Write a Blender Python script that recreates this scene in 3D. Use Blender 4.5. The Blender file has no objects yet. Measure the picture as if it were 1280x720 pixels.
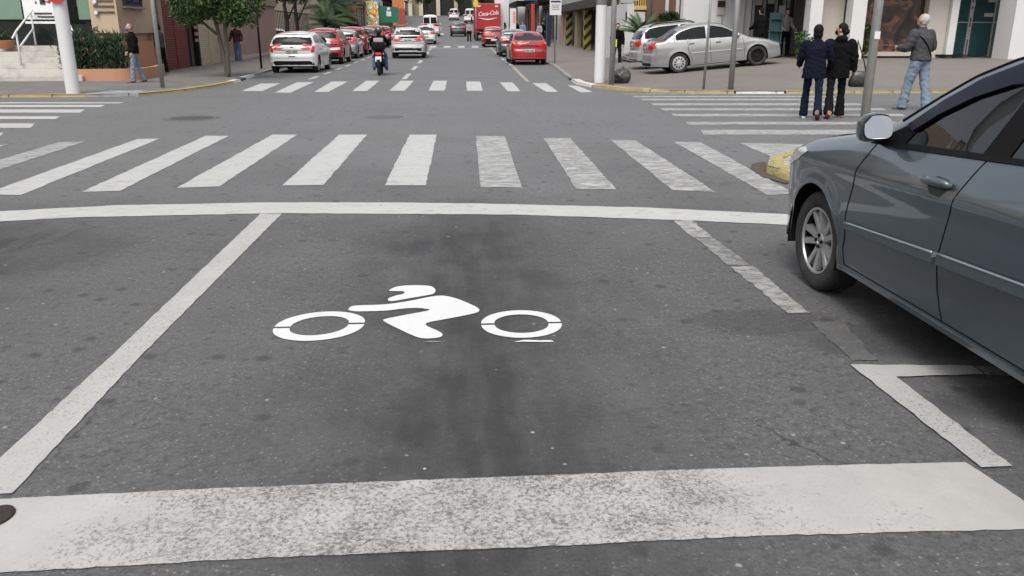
import bpy, bmesh, math, random
from mathutils import Vector, Matrix, Euler
from mathutils.bvhtree import BVHTree
from mathutils.geometry import delaunay_2d_cdt
random.seed(7)
R = math.radians
scene = bpy.context.scene
COL = scene.collection

# ---------------------------------------------------------------- camera, sky, sun, exposure
cam_d = bpy.data.cameras.new('camera'); cam = bpy.data.objects.new('camera', cam_d); COL.objects.link(cam)
cam_d.sensor_width = 36.0; cam_d.lens = 29.25; cam_d.clip_end = 2000; cam_d.clip_start = 0.05
cam.location = (0, 0, 1.48); cam.rotation_euler = (R(90 - 17.2), 0, R(-3.89))
scene.camera = cam
world = bpy.data.worlds.new('World'); scene.world = world; world.use_nodes = True
wn = world.node_tree.nodes; wl = world.node_tree.links
bg = wn['Background']
SUN_EL, SUN_AZ = R(58), R(200)
sky = wn.new('ShaderNodeTexSky'); sky.sky_type = 'NISHITA'; sky.sun_disc = False
sky.sun_elevation = SUN_EL; sky.sun_rotation = SUN_AZ
sky.air_density = 1.0; sky.dust_density = 4.0; sky.ozone_density = 1.0
# an overcast sky: desaturated, with soft cloud structure
hs = wn.new('ShaderNodeHueSaturation'); hs.inputs['Saturation'].default_value = 0.22
tc = wn.new('ShaderNodeTexCoord'); cn = wn.new('ShaderNodeTexNoise')
cn.inputs['Scale'].default_value = 2.2; cn.inputs['Detail'].default_value = 6; cn.inputs['Roughness'].default_value = .6
cr = wn.new('ShaderNodeMapRange'); cr.inputs['From Min'].default_value = .35; cr.inputs['From Max'].default_value = .68
cr.inputs['To Min'].default_value = .85; cr.inputs['To Max'].default_value = 1.35
mv = wn.new('ShaderNodeVectorMath'); mv.operation = 'SCALE'
wl.new(tc.outputs['Generated'], cn.inputs['Vector']); wl.new(cn.outputs['Fac'], cr.inputs['Value'])
wl.new(sky.outputs[0], hs.inputs['Color']); wl.new(hs.outputs[0], mv.inputs[0]); wl.new(cr.outputs[0], mv.inputs['Scale'])
wl.new(mv.outputs[0], bg.inputs['Color']); bg.inputs['Strength'].default_value = 0.15
sun_d = bpy.data.lights.new('sun', 'SUN'); sun = bpy.data.objects.new('sun', sun_d); COL.objects.link(sun)
sun_d.energy = 1.0; sun_d.angle = R(25); sun_d.color = (1, .97, .92)
sun.rotation_euler = (R(90) - SUN_EL, 0, math.pi - SUN_AZ)
scene.view_settings.view_transform = 'Standard'; scene.view_settings.look = 'None'
scene.view_settings.gamma = 1; scene.view_settings.use_curve_mapping = False
scene.view_settings.exposure = 0.55
scene.cycles.max_bounces = 6; scene.cycles.caustics_reflective = False; scene.cycles.caustics_refractive = False

# ---------------------------------------------------------------- terrain
def sstep(a, b, x):
    t = max(0., min(1., (x - a) / (b - a))); return t * t * (3 - 2 * t)
def zt(x, y):
    yy = min(y, 150); z = .0002 * max(0, yy - 25) ** 2
    if y > 150: z += .05 * min(y - 150, 40)
    if x > 5.4 and y > 21: z += .09 * min(x - 5.4, 5.5) * sstep(21, 26, y) * (1 - sstep(38, 46, y))
    return z
SW = 0.065          # kerb height

# ---------------------------------------------------------------- materials
MATS = {}
def mat(name, col, rough=.7, metal=0., var=.12, scale=6., bump=0., bscale=60., coat=0., spec=.5, detail=4, dirt=None, dscale=1.5, aniso=None):
    """procedural principled: colour broken up by two noises, optional dirt colour, optional bump"""
    if name in MATS: return MATS[name]
    m = bpy.data.materials.new(name); m.use_nodes = True; MATS[name] = m
    n = m.node_tree.nodes; l = m.node_tree.links; b = n['Principled BSDF']
    b.inputs['Roughness'].default_value = rough; b.inputs['Metallic'].default_value = metal
    b.inputs['Specular IOR Level'].default_value = spec
    b.inputs['Coat Weight'].default_value = coat; b.inputs['Coat Roughness'].default_value = .03
    t = n.new('ShaderNodeTexCoord')
    vec = t.outputs['Object']
    if aniso:
        mp = n.new('ShaderNodeMapping'); mp.inputs['Scale'].default_value = aniso; l.new(vec, mp.inputs[0]); vec = mp.outputs[0]
    nz = n.new('ShaderNodeTexNoise'); nz.inputs['Scale'].default_value = scale; nz.inputs['Detail'].default_value = detail
    nz.inputs['Roughness'].default_value = .65; l.new(vec, nz.inputs['Vector'])
    mx = n.new('ShaderNodeMix'); mx.data_type = 'RGBA'
    mx.inputs[6].default_value = [c * (1 - var) for c in col] + [1]; mx.inputs[7].default_value = [min(1, c * (1 + var)) for c in col] + [1]
    l.new(nz.outputs['Fac'], mx.inputs[0]); out = mx.outputs[2]
    if dirt:
        n2 = n.new('ShaderNodeTexNoise'); n2.inputs['Scale'].default_value = dscale; n2.inputs['Detail'].default_value = 8; n2.inputs['Roughness'].default_value = .7
        l.new(t.outputs['Object'], n2.inputs['Vector'])
        rr = n.new('ShaderNodeMapRange'); rr.inputs['From Min'].default_value = .5; rr.inputs['From Max'].default_value = .72
        rr.inputs['To Max'].default_value = dirt[3]
        l.new(n2.outputs['Fac'], rr.inputs['Value'])
        m2 = n.new('ShaderNodeMix'); m2.data_type = 'RGBA'; m2.inputs[7].default_value = (*dirt[:3], 1)
        l.new(rr.outputs[0], m2.inputs[0]); l.new(out, m2.inputs[6]); out = m2.outputs[2]
    l.new(out, b.inputs['Base Color'])
    if bump:
        n3 = n.new('ShaderNodeTexNoise'); n3.inputs['Scale'].default_value = bscale; n3.inputs['Detail'].default_value = 5
        l.new(t.outputs['Object'], n3.inputs['Vector'])
        bp = n.new('ShaderNodeBump'); bp.inputs['Strength'].default_value = bump; bp.inputs['Distance'].default_value = .02
        l.new(n3.outputs['Fac'], bp.inputs['Height']); l.new(bp.outputs[0], b.inputs['Normal'])
    return m

def node_math(n, l, op, a, b=None, clamp=False):
    q = n.new('ShaderNodeMath'); q.operation = op; q.use_clamp = clamp
    for i, v in enumerate((a, b)):
        if v is None: continue
        if isinstance(v, (int, float)): q.inputs[i].default_value = v
        else: l.new(v, q.inputs[i])
    return q.outputs[0]
def noise(n, l, vec, scale, detail=4, rough=.6, dist=0.):
    q = n.new('ShaderNodeTexNoise'); q.inputs['Scale'].default_value = scale; q.inputs['Detail'].default_value = detail
    q.inputs['Roughness'].default_value = rough; q.inputs['Distortion'].default_value = dist; l.new(vec, q.inputs['Vector']); return q.outputs['Fac']
def rng(n, l, v, a, b, c=0., d=1.):
    q = n.new('ShaderNodeMapRange'); q.inputs['From Min'].default_value = a; q.inputs['From Max'].default_value = b
    q.inputs['To Min'].default_value = c; q.inputs['To Max'].default_value = d; l.new(v, q.inputs['Value']); return q.outputs[0]
def mixc(n, l, f, a, b):
    q = n.new('ShaderNodeMix'); q.data_type = 'RGBA'
    for i, v in ((0, f), (6, a), (7, b)):
        if isinstance(v, (int, float)): q.inputs[i].default_value = v
        elif isinstance(v, tuple): q.inputs[i].default_value = (*v[:3], 1)
        else: l.new(v, q.inputs[i])
    return q.outputs[2]
def voro(n, l, vec, scale, rnd=1., feat='F1'):
    q = n.new('ShaderNodeTexVoronoi'); q.inputs['Scale'].default_value = scale; q.inputs['Randomness'].default_value = rnd; q.feature = feat
    l.new(vec, q.inputs['Vector']); return q
def mapped(n, l, vec, sc):
    q = n.new('ShaderNodeMapping'); q.inputs['Scale'].default_value = sc; l.new(vec, q.inputs[0]); return q.outputs[0]

def asphalt_nodes(n, l, vec):
    """worn asphalt: aggregate, patches, oil in the middle of the lane, spots; returns colour and height"""
    big = noise(n, l, vec, .35, 5, .6); mid = noise(n, l, vec, 2.3, 6, .65); fine = noise(n, l, vec, 95, 3, .7); fine2 = noise(n, l, vec, 38, 2, .7)
    col = mixc(n, l, rng(n, l, big, .3, .7), (.078, .078, .080), (.138, .138, .140))
    col = mixc(n, l, rng(n, l, mid, .35, .7, 0, .35), col, (.06, .058, .058))
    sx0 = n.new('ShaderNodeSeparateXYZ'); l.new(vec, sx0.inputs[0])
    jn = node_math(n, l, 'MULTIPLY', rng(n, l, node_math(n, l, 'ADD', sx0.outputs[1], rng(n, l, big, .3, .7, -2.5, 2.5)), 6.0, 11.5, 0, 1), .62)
    col = mixc(n, l, jn, col, (.165, .166, .170))  # junction paler: grazing sky sheen put into the colour, with its smoother surface
    clump = noise(n, l, vec, 24, 3, .75)
    nearf = node_math(n, l, 'MULTIPLY', rng(n, l, sx0.outputs[1], 10, 7, .35, 1), rng(n, l, noise(n, l, vec, 1.1, 3, .6), .35, .65, .35, 1.05))
    cl2 = noise(n, l, vec, 52, 2, .8)
    col = mixc(n, l, node_math(n, l, 'MULTIPLY', nearf, rng(n, l, clump, .50, .66, 0, .62)), col, (.034, .033, .033)); col = mixc(n, l, node_math(n, l, 'MULTIPLY', nearf, rng(n, l, clump, .46, .30, 0, .45)), col, (.18, .175, .17))
    col = mixc(n, l, node_math(n, l, 'MULTIPLY', nearf, rng(n, l, cl2, .52, .68, 0, .6)), col, (.035, .034, .034)); col = mixc(n, l, node_math(n, l, 'MULTIPLY', nearf, rng(n, l, cl2, .42, .28, 0, .5)), col, (.20, .195, .185))
    agg = voro(n, l, vec, 85)
    sep = n.new('ShaderNodeSeparateColor'); l.new(agg.outputs['Color'], sep.inputs[0])
    light = node_math(n, l, 'GREATER_THAN', sep.outputs[0], .93); dark = node_math(n, l, 'LESS_THAN', sep.outputs[1], .28)
    near_c = rng(n, l, agg.outputs['Distance'], .25, .55, 1, 0)
    col = mixc(n, l, node_math(n, l, 'MULTIPLY', node_math(n, l, 'MULTIPLY', light, near_c), .70), col, (.30, .28, .25))
    col = mixc(n, l, node_math(n, l, 'MULTIPLY', node_math(n, l, 'MULTIPLY', dark, near_c), .42), col, (.03, .03, .03))
    col = mixc(n, l, rng(n, l, fine, .3, .75, 0, .42), col, (.045, .044, .044))
    # old brown tinge
    col = mixc(n, l, rng(n, l, noise(n, l, vec, .55, 3, .5), .5, .75, 0, .35), col, (.112, .104, .098))
    # oil drips along the lane middle (x ~ 0.1), oil blotches
    sx = n.new('ShaderNodeSeparateXYZ'); l.new(vec, sx.inputs[0])
    wob = rng(n, l, noise(n, l, vec, .8, 3), 0, 1, -.55, .55)
    def lane_oil(c, w):
        xx = node_math(n, l, 'DIVIDE', node_math(n, l, 'ADD', node_math(n, l, 'SUBTRACT', sx.outputs[0], c), wob), w)
        return node_math(n, l, 'POWER', 2.718, node_math(n, l, 'MULTIPLY', node_math(n, l, 'MULTIPLY', xx, xx), -1.))
    g = node_math(n, l, 'MAXIMUM', lane_oil(.06, .66), lane_oil(-3.5, .8))
    yl = rng(n, l, sx.outputs[1], 7.9, 6.2, 0, 1)
    strk = noise(n, l, mapped(n, l, vec, (5.5, .7, 1)), 1.6, 5, .65)
    oil = node_math(n, l, 'MULTIPLY', node_math(n, l, 'MULTIPLY', g, yl), node_math(n, l, 'MULTIPLY', rng(n, l, mid, .32, .62, .68, 1.05), rng(n, l, strk, .34, .6, .72, 1.1)), True)
    def blot(cx, cy, rx, ry, k):
        a = node_math(n, l, 'DIVIDE', node_math(n, l, 'SUBTRACT', sx.outputs[0], cx), rx); b_ = node_math(n, l, 'DIVIDE', node_math(n, l, 'SUBTRACT', sx.outputs[1], cy), ry)
        r = node_math(n, l, 'ADD', node_math(n, l, 'ADD', node_math(n, l, 'MULTIPLY', a, a), node_math(n, l, 'MULTIPLY', b_, b_)), rng(n, l, mid, .2, .8, -.7, .7))
        return node_math(n, l, 'MULTIPLY', rng(n, l, r, 1.15, .55, 0, 1), k)
    for bl in ((1.62, 4.06, .42, .22, .42), (2.5, 3.0, .55, .22, .6), (.02, 6.0, .7, .75, .45), (-3.1, 5.9, .9, .8, .5), (2.3, 3.75, .6, .25, .45)): oil = node_math(n, l, 'MAXIMUM', oil, blot(*bl))
    col = mixc(n, l, node_math(n, l, 'MULTIPLY', oil, .88), col, (.020, .020, .0205))
    # dark spots (drips, chewing gum)
    sp = voro(n, l, mapped(n, l, vec, (1, 1, 1)), 5.5)
    s2 = n.new('ShaderNodeSeparateColor'); l.new(sp.outputs['Color'], s2.inputs[0])
    edge = node_math(n, l, 'ADD', sp.outputs['Distance'], rng(n, l, fine2, 0, 1, -.12, .12))
    spot = node_math(n, l, 'MULTIPLY', node_math(n, l, 'GREATER_THAN', s2.outputs[0], .62), rng(n, l, edge, .14, .24, 1, 0))
    col = mixc(n, l, node_math(n, l, 'MULTIPLY', spot, .72), col, (.035, .034, .034))
    sp = voro(n, l, vec, 16); s3 = n.new('ShaderNodeSeparateColor'); l.new(sp.outputs['Color'], s3.inputs[0])
    sp3 = node_math(n, l, 'MULTIPLY', node_math(n, l, 'GREATER_THAN', s3.outputs[0], .80), rng(n, l, node_math(n, l, 'ADD', sp.outputs['Distance'], rng(n, l, fine2, 0, 1, -.15, .15)), .20, .34, 1, 0))
    col = mixc(n, l, node_math(n, l, 'MULTIPLY', sp3, .62), col, (.04, .04, .04))
    # droplets of white paint scattered on the lane near the crossing band
    dr = voro(n, l, vec, 9); s4 = n.new('ShaderNodeSeparateColor'); l.new(dr.outputs['Color'], s4.inputs[0])
    cl = node_math(n, l, 'MULTIPLY', rng(n, l, sx.outputs[1], 3.9, 3.0, 0, 1), node_math(n, l, 'MULTIPLY', rng(n, l, sx.outputs[0], -.75, -.4, 0, 1), rng(n, l, sx.outputs[0], .45, .15, 0, 1)))
    dd = node_math(n, l, 'MULTIPLY', node_math(n, l, 'MULTIPLY', node_math(n, l, 'GREATER_THAN', s4.outputs[1], .66), rng(n, l, dr.outputs['Distance'], .05, .08, 1, 0)), cl)
    col = mixc(n, l, dd, col, (.62, .62, .61))
    ps = voro(n, l, vec, 6.3); s5 = n.new('ShaderNodeSeparateColor'); l.new(ps.outputs['Color'], s5.inputs[0])
    col = mixc(n, l, node_math(n, l, 'MULTIPLY', node_math(n, l, 'MULTIPLY', node_math(n, l, 'GREATER_THAN', s5.outputs[2], .80), rng(n, l, node_math(n, l, 'ADD', ps.outputs['Distance'], rng(n, l, fine2, 0, 1, -.05, .05)), .04, .075, 1, 0)), .7), col, (.32, .315, .30))
    # hairline cracks
    ck = voro(n, l, vec, .55, 1., 'DISTANCE_TO_EDGE')
    wv = n.new('ShaderNodeVectorMath'); wv.operation = 'ADD'; l.new(vec, wv.inputs[0])
    nn = n.new('ShaderNodeTexNoise'); nn.inputs['Scale'].default_value = 3; nn.inputs['Detail'].default_value = 5; l.new(vec, nn.inputs['Vector'])
    sc = n.new('ShaderNodeVectorMath'); sc.operation = 'SCALE'; sc.inputs['Scale'].default_value = .5; l.new(nn.outputs['Color'], sc.inputs[0]); l.new(sc.outputs[0], wv.inputs[1])
    l.new(wv.outputs[0], ck.inputs['Vector'])
    ckm = node_math(n, l, 'MULTIPLY', rng(n, l, ck.outputs['Distance'], .0015, .005, 1, 0), rng(n, l, noise(n, l, vec, .4, 2), .5, .58, 0, 1))
    col = mixc(n, l, node_math(n, l, 'MULTIPLY', ckm, .7), col, (.02, .02, .02))
    hgt = node_math(n, l, 'ADD', node_math(n, l, 'MULTIPLY', agg.outputs['Distance'], -.5), node_math(n, l, 'MULTIPLY', fine, .6))
    return col, hgt

def asphalt_mat():
    m = bpy.data.materials.new('asphalt'); m.use_nodes = True; n = m.node_tree.nodes; l = m.node_tree.links; b = n['Principled BSDF']
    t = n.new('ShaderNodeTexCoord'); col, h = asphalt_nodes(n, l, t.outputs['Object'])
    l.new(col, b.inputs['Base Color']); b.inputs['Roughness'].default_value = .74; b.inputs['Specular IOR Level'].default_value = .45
    bp = n.new('ShaderNodeBump'); bp.inputs['Strength'].default_value = .55; bp.inputs['Distance'].default_value = .006
    l.new(h, bp.inputs['Height']); l.new(bp.outputs[0], b.inputs['Normal'])
    return m

def paint_mat(name, col, wear=.3, grain=.3, streak=0., dirty=.25, band=False):
    """road paint. wear: share rubbed to asphalt in blotches; grain: aggregate showing through; streak: scraped smears"""
    m = bpy.data.materials.new(name); m.use_nodes = True; n = m.node_tree.nodes; l = m.node_tree.links; b = n['Principled BSDF']
    t = n.new('ShaderNodeTexCoord'); v = t.outputs['Object']
    asp, h = asphalt_nodes(n, l, v)
    big = noise(n, l, v, 1.6, 4, .6); fine = noise(n, l, v, 85, 4, .75); med = noise(n, l, v, 13, 5, .7, .6)
    pc = mixc(n, l, rng(n, l, noise(n, l, v, 3.1, 6, .7), .35, .7, 0, dirty), col, tuple(c * .62 for c in col))
    pc = mixc(n, l, rng(n, l, fine, .35, .75, 0, .16), pc, tuple(c * .5 for c in col))
    # grain: fine noise against a threshold moved by the big noise
    gf = rng(n, l, big, .33, .66, .55 if grain > .6 else 0, 1)
    if band:      # tyres have worn the middle of the broad band down to its aggregate
        sx = n.new('ShaderNodeSeparateXYZ'); l.new(v, sx.inputs[0])
        ax = node_math(n, l, 'ABSOLUTE', node_math(n, l, 'ADD', sx.outputs[0], rng(n, l, big, .2, .8, -.45, .45)))
        gf = node_math(n, l, 'MULTIPLY', rng(n, l, ax, 1.45, .80, .42, 1), rng(n, l, noise(n, l, v, 4.5, 4, .65), .3, .62, .72, 1))
        fine = node_math(n, l, 'ADD', node_math(n, l, 'MULTIPLY', fine, .5), node_math(n, l, 'MULTIPLY', noise(n, l, v, 62, 3, .85), .5))
    gth = rng(n, l, gf, 0, 1, .76, .70 - grain * .27)
    mask = node_math(n, l, 'MULTIPLY', node_math(n, l, 'MULTIPLY', node_math(n, l, 'SUBTRACT', fine, gth), 7, True), .78)
    if wear:
        w = node_math(n, l, 'MULTIPLY', node_math(n, l, 'SUBTRACT', med, .78 - wear * .5), 7, True)
        mask = node_math(n, l, 'MAXIMUM', mask, node_math(n, l, 'MULTIPLY', w, .7))
    if streak:
        st = noise(n, l, mapped(n, l, v, (3.2, 9., 1)), 1.5, 6, .65, 1.2)
        w = node_math(n, l, 'MULTIPLY', node_math(n, l, 'SUBTRACT', st, .74 - streak * .35), 6, True)
        mask = node_math(n, l, 'MAXIMUM', mask, node_math(n, l, 'MULTIPLY', w, .68))
    c = mixc(n, l, mask, pc, asp)
    l.new(c, b.inputs['Base Color']); b.inputs['Roughness'].default_value = .75; b.inputs['Specular IOR Level'].default_value = .3
    hh = node_math(n, l, 'SUBTRACT', node_math(n, l, 'MULTIPLY', h, .4), mask)
    bp = n.new('ShaderNodeBump'); bp.inputs['Strength'].default_value = .35; bp.inputs['Distance'].default_value = .004
    l.new(hh, bp.inputs['Height']); l.new(bp.outputs[0], b.inputs['Normal'])
    return m

def paver_mat(name, c1, c2, joint, sx, sy, rot=0., bumpy=.5):
    m = bpy.data.materials.new(name); m.use_nodes = True; n = m.node_tree.nodes; l = m.node_tree.links; b = n['Principled BSDF']
    t = n.new('ShaderNodeTexCoord'); mp = n.new('ShaderNodeMapping'); mp.inputs['Rotation'].default_value = (0, 0, rot); l.new(t.outputs['Object'], mp.inputs[0]); v = mp.outputs[0]
    br = n.new('ShaderNodeTexBrick'); br.inputs['Scale'].default_value = 1; br.inputs['Brick Width'].default_value = sx; br.inputs['Row Height'].default_value = sy
    br.inputs['Mortar Size'].default_value = .008; br.inputs['Color1'].default_value = (*c1, 1); br.inputs['Color2'].default_value = (*c2, 1); br.inputs['Mortar'].default_value = (*joint, 1)
    l.new(v, br.inputs['Vector'])
    col = mixc(n, l, rng(n, l, noise(n, l, v, .9, 6, .65), .35, .7, 0, .45), br.outputs['Color'], tuple(c * .55 for c in c1))
    col = mixc(n, l, rng(n, l, noise(n, l, v, 60, 3, .7), .3, .8, 0, .3), col, tuple(c * .6 for c in c1))
    l.new(col, b.inputs['Base Color']); b.inputs['Roughness'].default_value = .85; b.inputs['Specular IOR Level'].default_value = .3
    bp = n.new('ShaderNodeBump'); bp.inputs['Strength'].default_value = bumpy; bp.inputs['Distance'].default_value = .01
    l.new(br.outputs['Fac'], bp.inputs['Height']); bp.invert = True; l.new(bp.outputs[0], b.inputs['Normal'])
    return m

# ---------------------------------------------------------------- mesh helpers
def basis(d):
    d = d.normalized(); a = Vector((0, 0, 1)) if abs(d.z) < .9 else Vector((1, 0, 0))
    u = d.cross(a).normalized(); return u, d.cross(u).normalized()
class MB:
    def __init__(s): s.v = []; s.f = []; s.mi = []; s.m = 0; s.sm = []; s.smooth = False
    def add(s, vs, fs):
        o = len(s.v); s.v += [tuple(q) for q in vs]
        for f in fs: s.f.append([o + i for i in f]); s.mi.append(s.m); s.sm.append(s.smooth)
        return s
    def box(s, c, d, rz=0., ry=0., rx=0., bev=0.):
        M = Matrix.Translation(c) @ Euler((rx, ry, rz)).to_matrix().to_4x4()
        x, y, z = (q / 2 for q in d)
        if bev <= 0:
            vs = [M @ Vector((a * x, b * y, k * z)) for k in (-1, 1) for a, b in ((-1, -1), (1, -1), (1, 1), (-1, 1))]
            return s.add(vs, [(3, 2, 1, 0), (4, 5, 6, 7), (0, 1, 5, 4), (1, 2, 6, 5), (2, 3, 7, 6), (3, 0, 4, 7)])
        bm = bmesh.new(); bmesh.ops.create_cube(bm, size=1)
        for v in bm.verts: v.co = Vector((v.co.x * d[0], v.co.y * d[1], v.co.z * d[2]))
        bmesh.ops.bevel(bm, geom=bm.edges[:], offset=min(bev, min(d) * .45), segments=2, affect='EDGES', profile=.6)
        bm.verts.ensure_lookup_table(); 
        s.add([M @ v.co for v in bm.verts], [[v.index for v in f.verts] for f in bm.faces]); bm.free(); return s
    def tube(s, pts, rad, n=8, cap=True):
        pts = [Vector(q) for q in pts]; k = len(pts)
        if isinstance(rad, (int, float)): rad = [rad] * k
        vs = []; u = None
        for i, q in enumerate(pts):
            d = (pts[min(i + 1, k - 1)] - pts[max(i - 1, 0)])
            if u is None: u, w = basis(d)
            else:
                dn = d.normalized(); u = (u - dn * u.dot(dn)).normalized(); w = dn.cross(u)
            for j in range(n):
                a = 2 * math.pi * j / n; vs.append(q + (u * math.cos(a) + w * math.sin(a)) * rad[i])
        fs = [(i * n + j, i * n + (j + 1) % n, (i + 1) * n + (j + 1) % n, (i + 1) * n + j) for i in range(k - 1) for j in range(n)]
        if cap: fs += [tuple(range(n))[::-1], tuple(range((k - 1) * n, k * n))]
        return s.add(vs, fs)
    def lathe(s, prof, M=Matrix(), n=24, closed=False):
        """prof: (r, h) along local z"""
        vs = [M @ Vector((r * math.cos(2 * math.pi * j / n), r * math.sin(2 * math.pi * j / n), h)) for r, h in prof for j in range(n)]
        k = len(prof); fs = [(i * n + j, i * n + (j + 1) % n, (i + 1) * n + (j + 1) % n, (i + 1) * n + j) for i in range(k - 1) for j in range(n)]
        if not closed:
            if prof[0][0] > 1e-4: fs.append(tuple(range(n))[::-1])
            if prof[-1][0] > 1e-4: fs.append(tuple(range((k - 1) * n, k * n)))
        return s.add(vs, fs)
    def ball(s, c, r, n=12, m=8):
        rx, ry, rz = r if hasattr(r, '__len__') else (r, r, r)
        vs = [(c[0], c[1], c[2] - rz)]
        for i in range(1, m):
            a = math.pi * i / m
            vs += [(c[0] + rx * math.sin(a) * math.cos(2 * math.pi * j / n), c[1] + ry * math.sin(a) * math.sin(2 * math.pi * j / n), c[2] - rz * math.cos(a)) for j in range(n)]
        vs.append((c[0], c[1], c[2] + rz)); t = len(vs) - 1
        fs = [(0, 1 + (j + 1) % n, 1 + j) for j in range(n)]
        fs += [(1 + i * n + j, 1 + i * n + (j + 1) % n, 1 + (i + 1) * n + (j + 1) % n, 1 + (i + 1) * n + j) for i in range(m - 2) for j in range(n)]
        fs += [(t, 1 + (m - 2) * n + j, 1 + (m - 2) * n + (j + 1) % n) for j in range(n)]
        return s.add(vs, fs)
    def prism(s, loop, z0, z1, M=Matrix()):
        n = len(loop); A = sum(loop[i][0] * loop[(i + 1) % n][1] - loop[(i + 1) % n][0] * loop[i][1] for i in range(n))
        if A < 0: loop = loop[::-1]
        vs = [M @ Vector((x, y, z)) for z in (z0, z1) for x, y in loop]
        return s.add(vs, [tuple(range(n))[::-1], tuple(range(n, 2 * n))] + [(i, (i + 1) % n, n + (i + 1) % n, n + i) for i in range(n)])
    def build(s, name, m, parent=None, bevel=0., autos=None, loc=None):
        me = bpy.data.meshes.new(name); me.from_pydata(s.v, [], s.f)
        for q in (m if isinstance(m, (list, tuple)) else [m]): me.materials.append(q)
        me.polygons.foreach_set('material_index', s.mi)
        me.polygons.foreach_set('use_smooth', [True] * len(s.f) if autos else s.sm)
        me.update()
        if autos: me.set_sharp_from_angle(angle=R(autos))
        o = bpy.data.objects.new(name, me); COL.objects.link(o)
        if parent: o.parent = parent
        if loc is not None: o.location = loc
        if bevel:
            b = o.modifiers.new('bevel', 'BEVEL'); b.width = bevel; b.segments = 2; b.limit_method = 'ANGLE'; b.angle_limit = R(40)
        return o
def tag(o, label=None, cat=None, group=None, kind=None):
    if label: o['label'] = label
    if cat: o['category'] = cat
    if group: o['group'] = group
    if kind: o['kind'] = kind
    return o
def thing(name, label, cat, loc=(0, 0, 0), rz=0., group=None):
    o = bpy.data.objects.new(name, None); COL.objects.link(o); o.empty_display_size = .2
    o.location = loc; o.rotation_euler = (0, 0, rz); return tag(o, label, cat, group)
def inside(x, y, loop):
    c = False; n = len(loop); j = n - 1
    for i in range(n):
        (xi, yi), (xj, yj) = loop[i], loop[j]
        if (yi > y) != (yj > y) and x < (xj - xi) * (y - yi) / (yj - yi) + xi: c = not c
        j = i
    return c
def densify(loop, step, jit=0., closed=True):
    out = []; n = len(loop)
    for i in range(n if closed else n - 1):
        a = loop[i]; b = loop[(i + 1) % n]; L = math.hypot(b[0] - a[0], b[1] - a[1]); k = max(1, int(math.ceil(L / step)))
        for j in range(k):
            t = j / k; jx = jy = 0
            if jit and j: jx, jy = random.uniform(-jit, jit), random.uniform(-jit, jit)
            out.append((a[0] + (b[0] - a[0]) * t + jx, a[1] + (b[1] - a[1]) * t + jy))
    if not closed: out.append(loop[-1])
    return out
def fill(loop, step, stepb=None, jit=0., stepy=None):
    """triangulate a polygon with interior points; returns 2D verts, tris"""
    lp = densify(loop, stepb or step, jit); n = len(lp); sy = stepy or step
    pts = [Vector(q) for q in lp]
    xs = [q[0] for q in lp]; ys = [q[1] for q in lp]
    x0, x1, y0, y1 = min(xs), max(xs), min(ys), max(ys)
    nx = int((x1 - x0) / step); ny = int((y1 - y0) / sy)
    for i in range(1, nx + 1):
        for j in range(1, ny + 1):
            x = x0 + (i - .5) * step + random.uniform(-.1, .1) * step; y = y0 + (j - .5) * sy + random.uniform(-.1, .1) * sy
            if inside(x, y, lp): pts.append(Vector((x, y)))
    res = delaunay_2d_cdt(pts, [(i, (i + 1) % n) for i in range(n)], [], 0, 1e-6)
    V, F = res[0], res[2]; out = []
    for f in F:
        cx = sum(V[i].x for i in f) / len(f); cy = sum(V[i].y for i in f) / len(f)
        if inside(cx, cy, lp):
            a, b, c = V[f[0]], V[f[1]], V[f[2]]
            if (b.x - a.x) * (c.y - a.y) - (b.y - a.y) * (c.x - a.x) < 0: f = f[::-1]
            out.append(tuple(f))
    return [(v.x, v.y) for v in V], out
def sheet(name, loop, m, off, step=1., stepb=None, jit=0., stepy=None, extra=None):
    V, F = fill(loop, step, stepb, jit, stepy)
    mb = MB(); mb.add([(x, y, zt(x, y) + off) for x, y in V], F)
    o = mb.build(name, m); tag(o, kind='structure'); return o
def text_obj(name, body, size, m, parent, loc, rot, shear=0., extrude=.004, offset=0., sx=1.):
    cu = bpy.data.curves.new(name, 'FONT'); cu.body = body; cu.size = size; cu.shear = shear; cu.extrude = extrude; cu.offset = offset
    cu.align_x = 'CENTER'; cu.align_y = 'CENTER'
    t = bpy.data.objects.new('t', cu); COL.objects.link(t); bpy.context.view_layer.update()
    me = bpy.data.meshes.new_from_object(t.evaluated_get(bpy.context.evaluated_depsgraph_get())); bpy.data.objects.remove(t)
    me.name = name; me.materials.clear(); me.materials.append(m)
    o = bpy.data.objects.new(name, me); COL.objects.link(o); o.location = loc; o.rotation_euler = rot; o.scale = (sx, 1, 1)
    if parent: o.parent = parent
    return o
# ---------------------------------------------------------------- ground, pavements, kerbs, markings
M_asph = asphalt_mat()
xs = [-400, -200, -100, -60, -40] + [-30 + 3 * i for i in range(12)] + [4, 5, 6, 6.9, 8, 9, 10, 11.35, 12, 14, 18, 24, 40, 60, 100, 200, 400]
ys = [-200, -100, -40, -12, -4, 2, 8, 14, 18, 20.8] + [20.8 + 1.04 * i for i in range(1, 6)] + [28, 31] + [34 + 4 * i for i in range(40)] + [200, 230, 300, 400, 700]
g = MB(); g.smooth = True
g.add([(x, y, zt(x, y)) for y in ys for x in xs], [(j * len(xs) + i, j * len(xs) + i + 1, (j + 1) * len(xs) + i + 1, (j + 1) * len(xs) + i) for j in range(len(ys) - 1) for i in range(len(xs) - 1)])
tag(g.build('road', M_asph), kind='structure')

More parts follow.
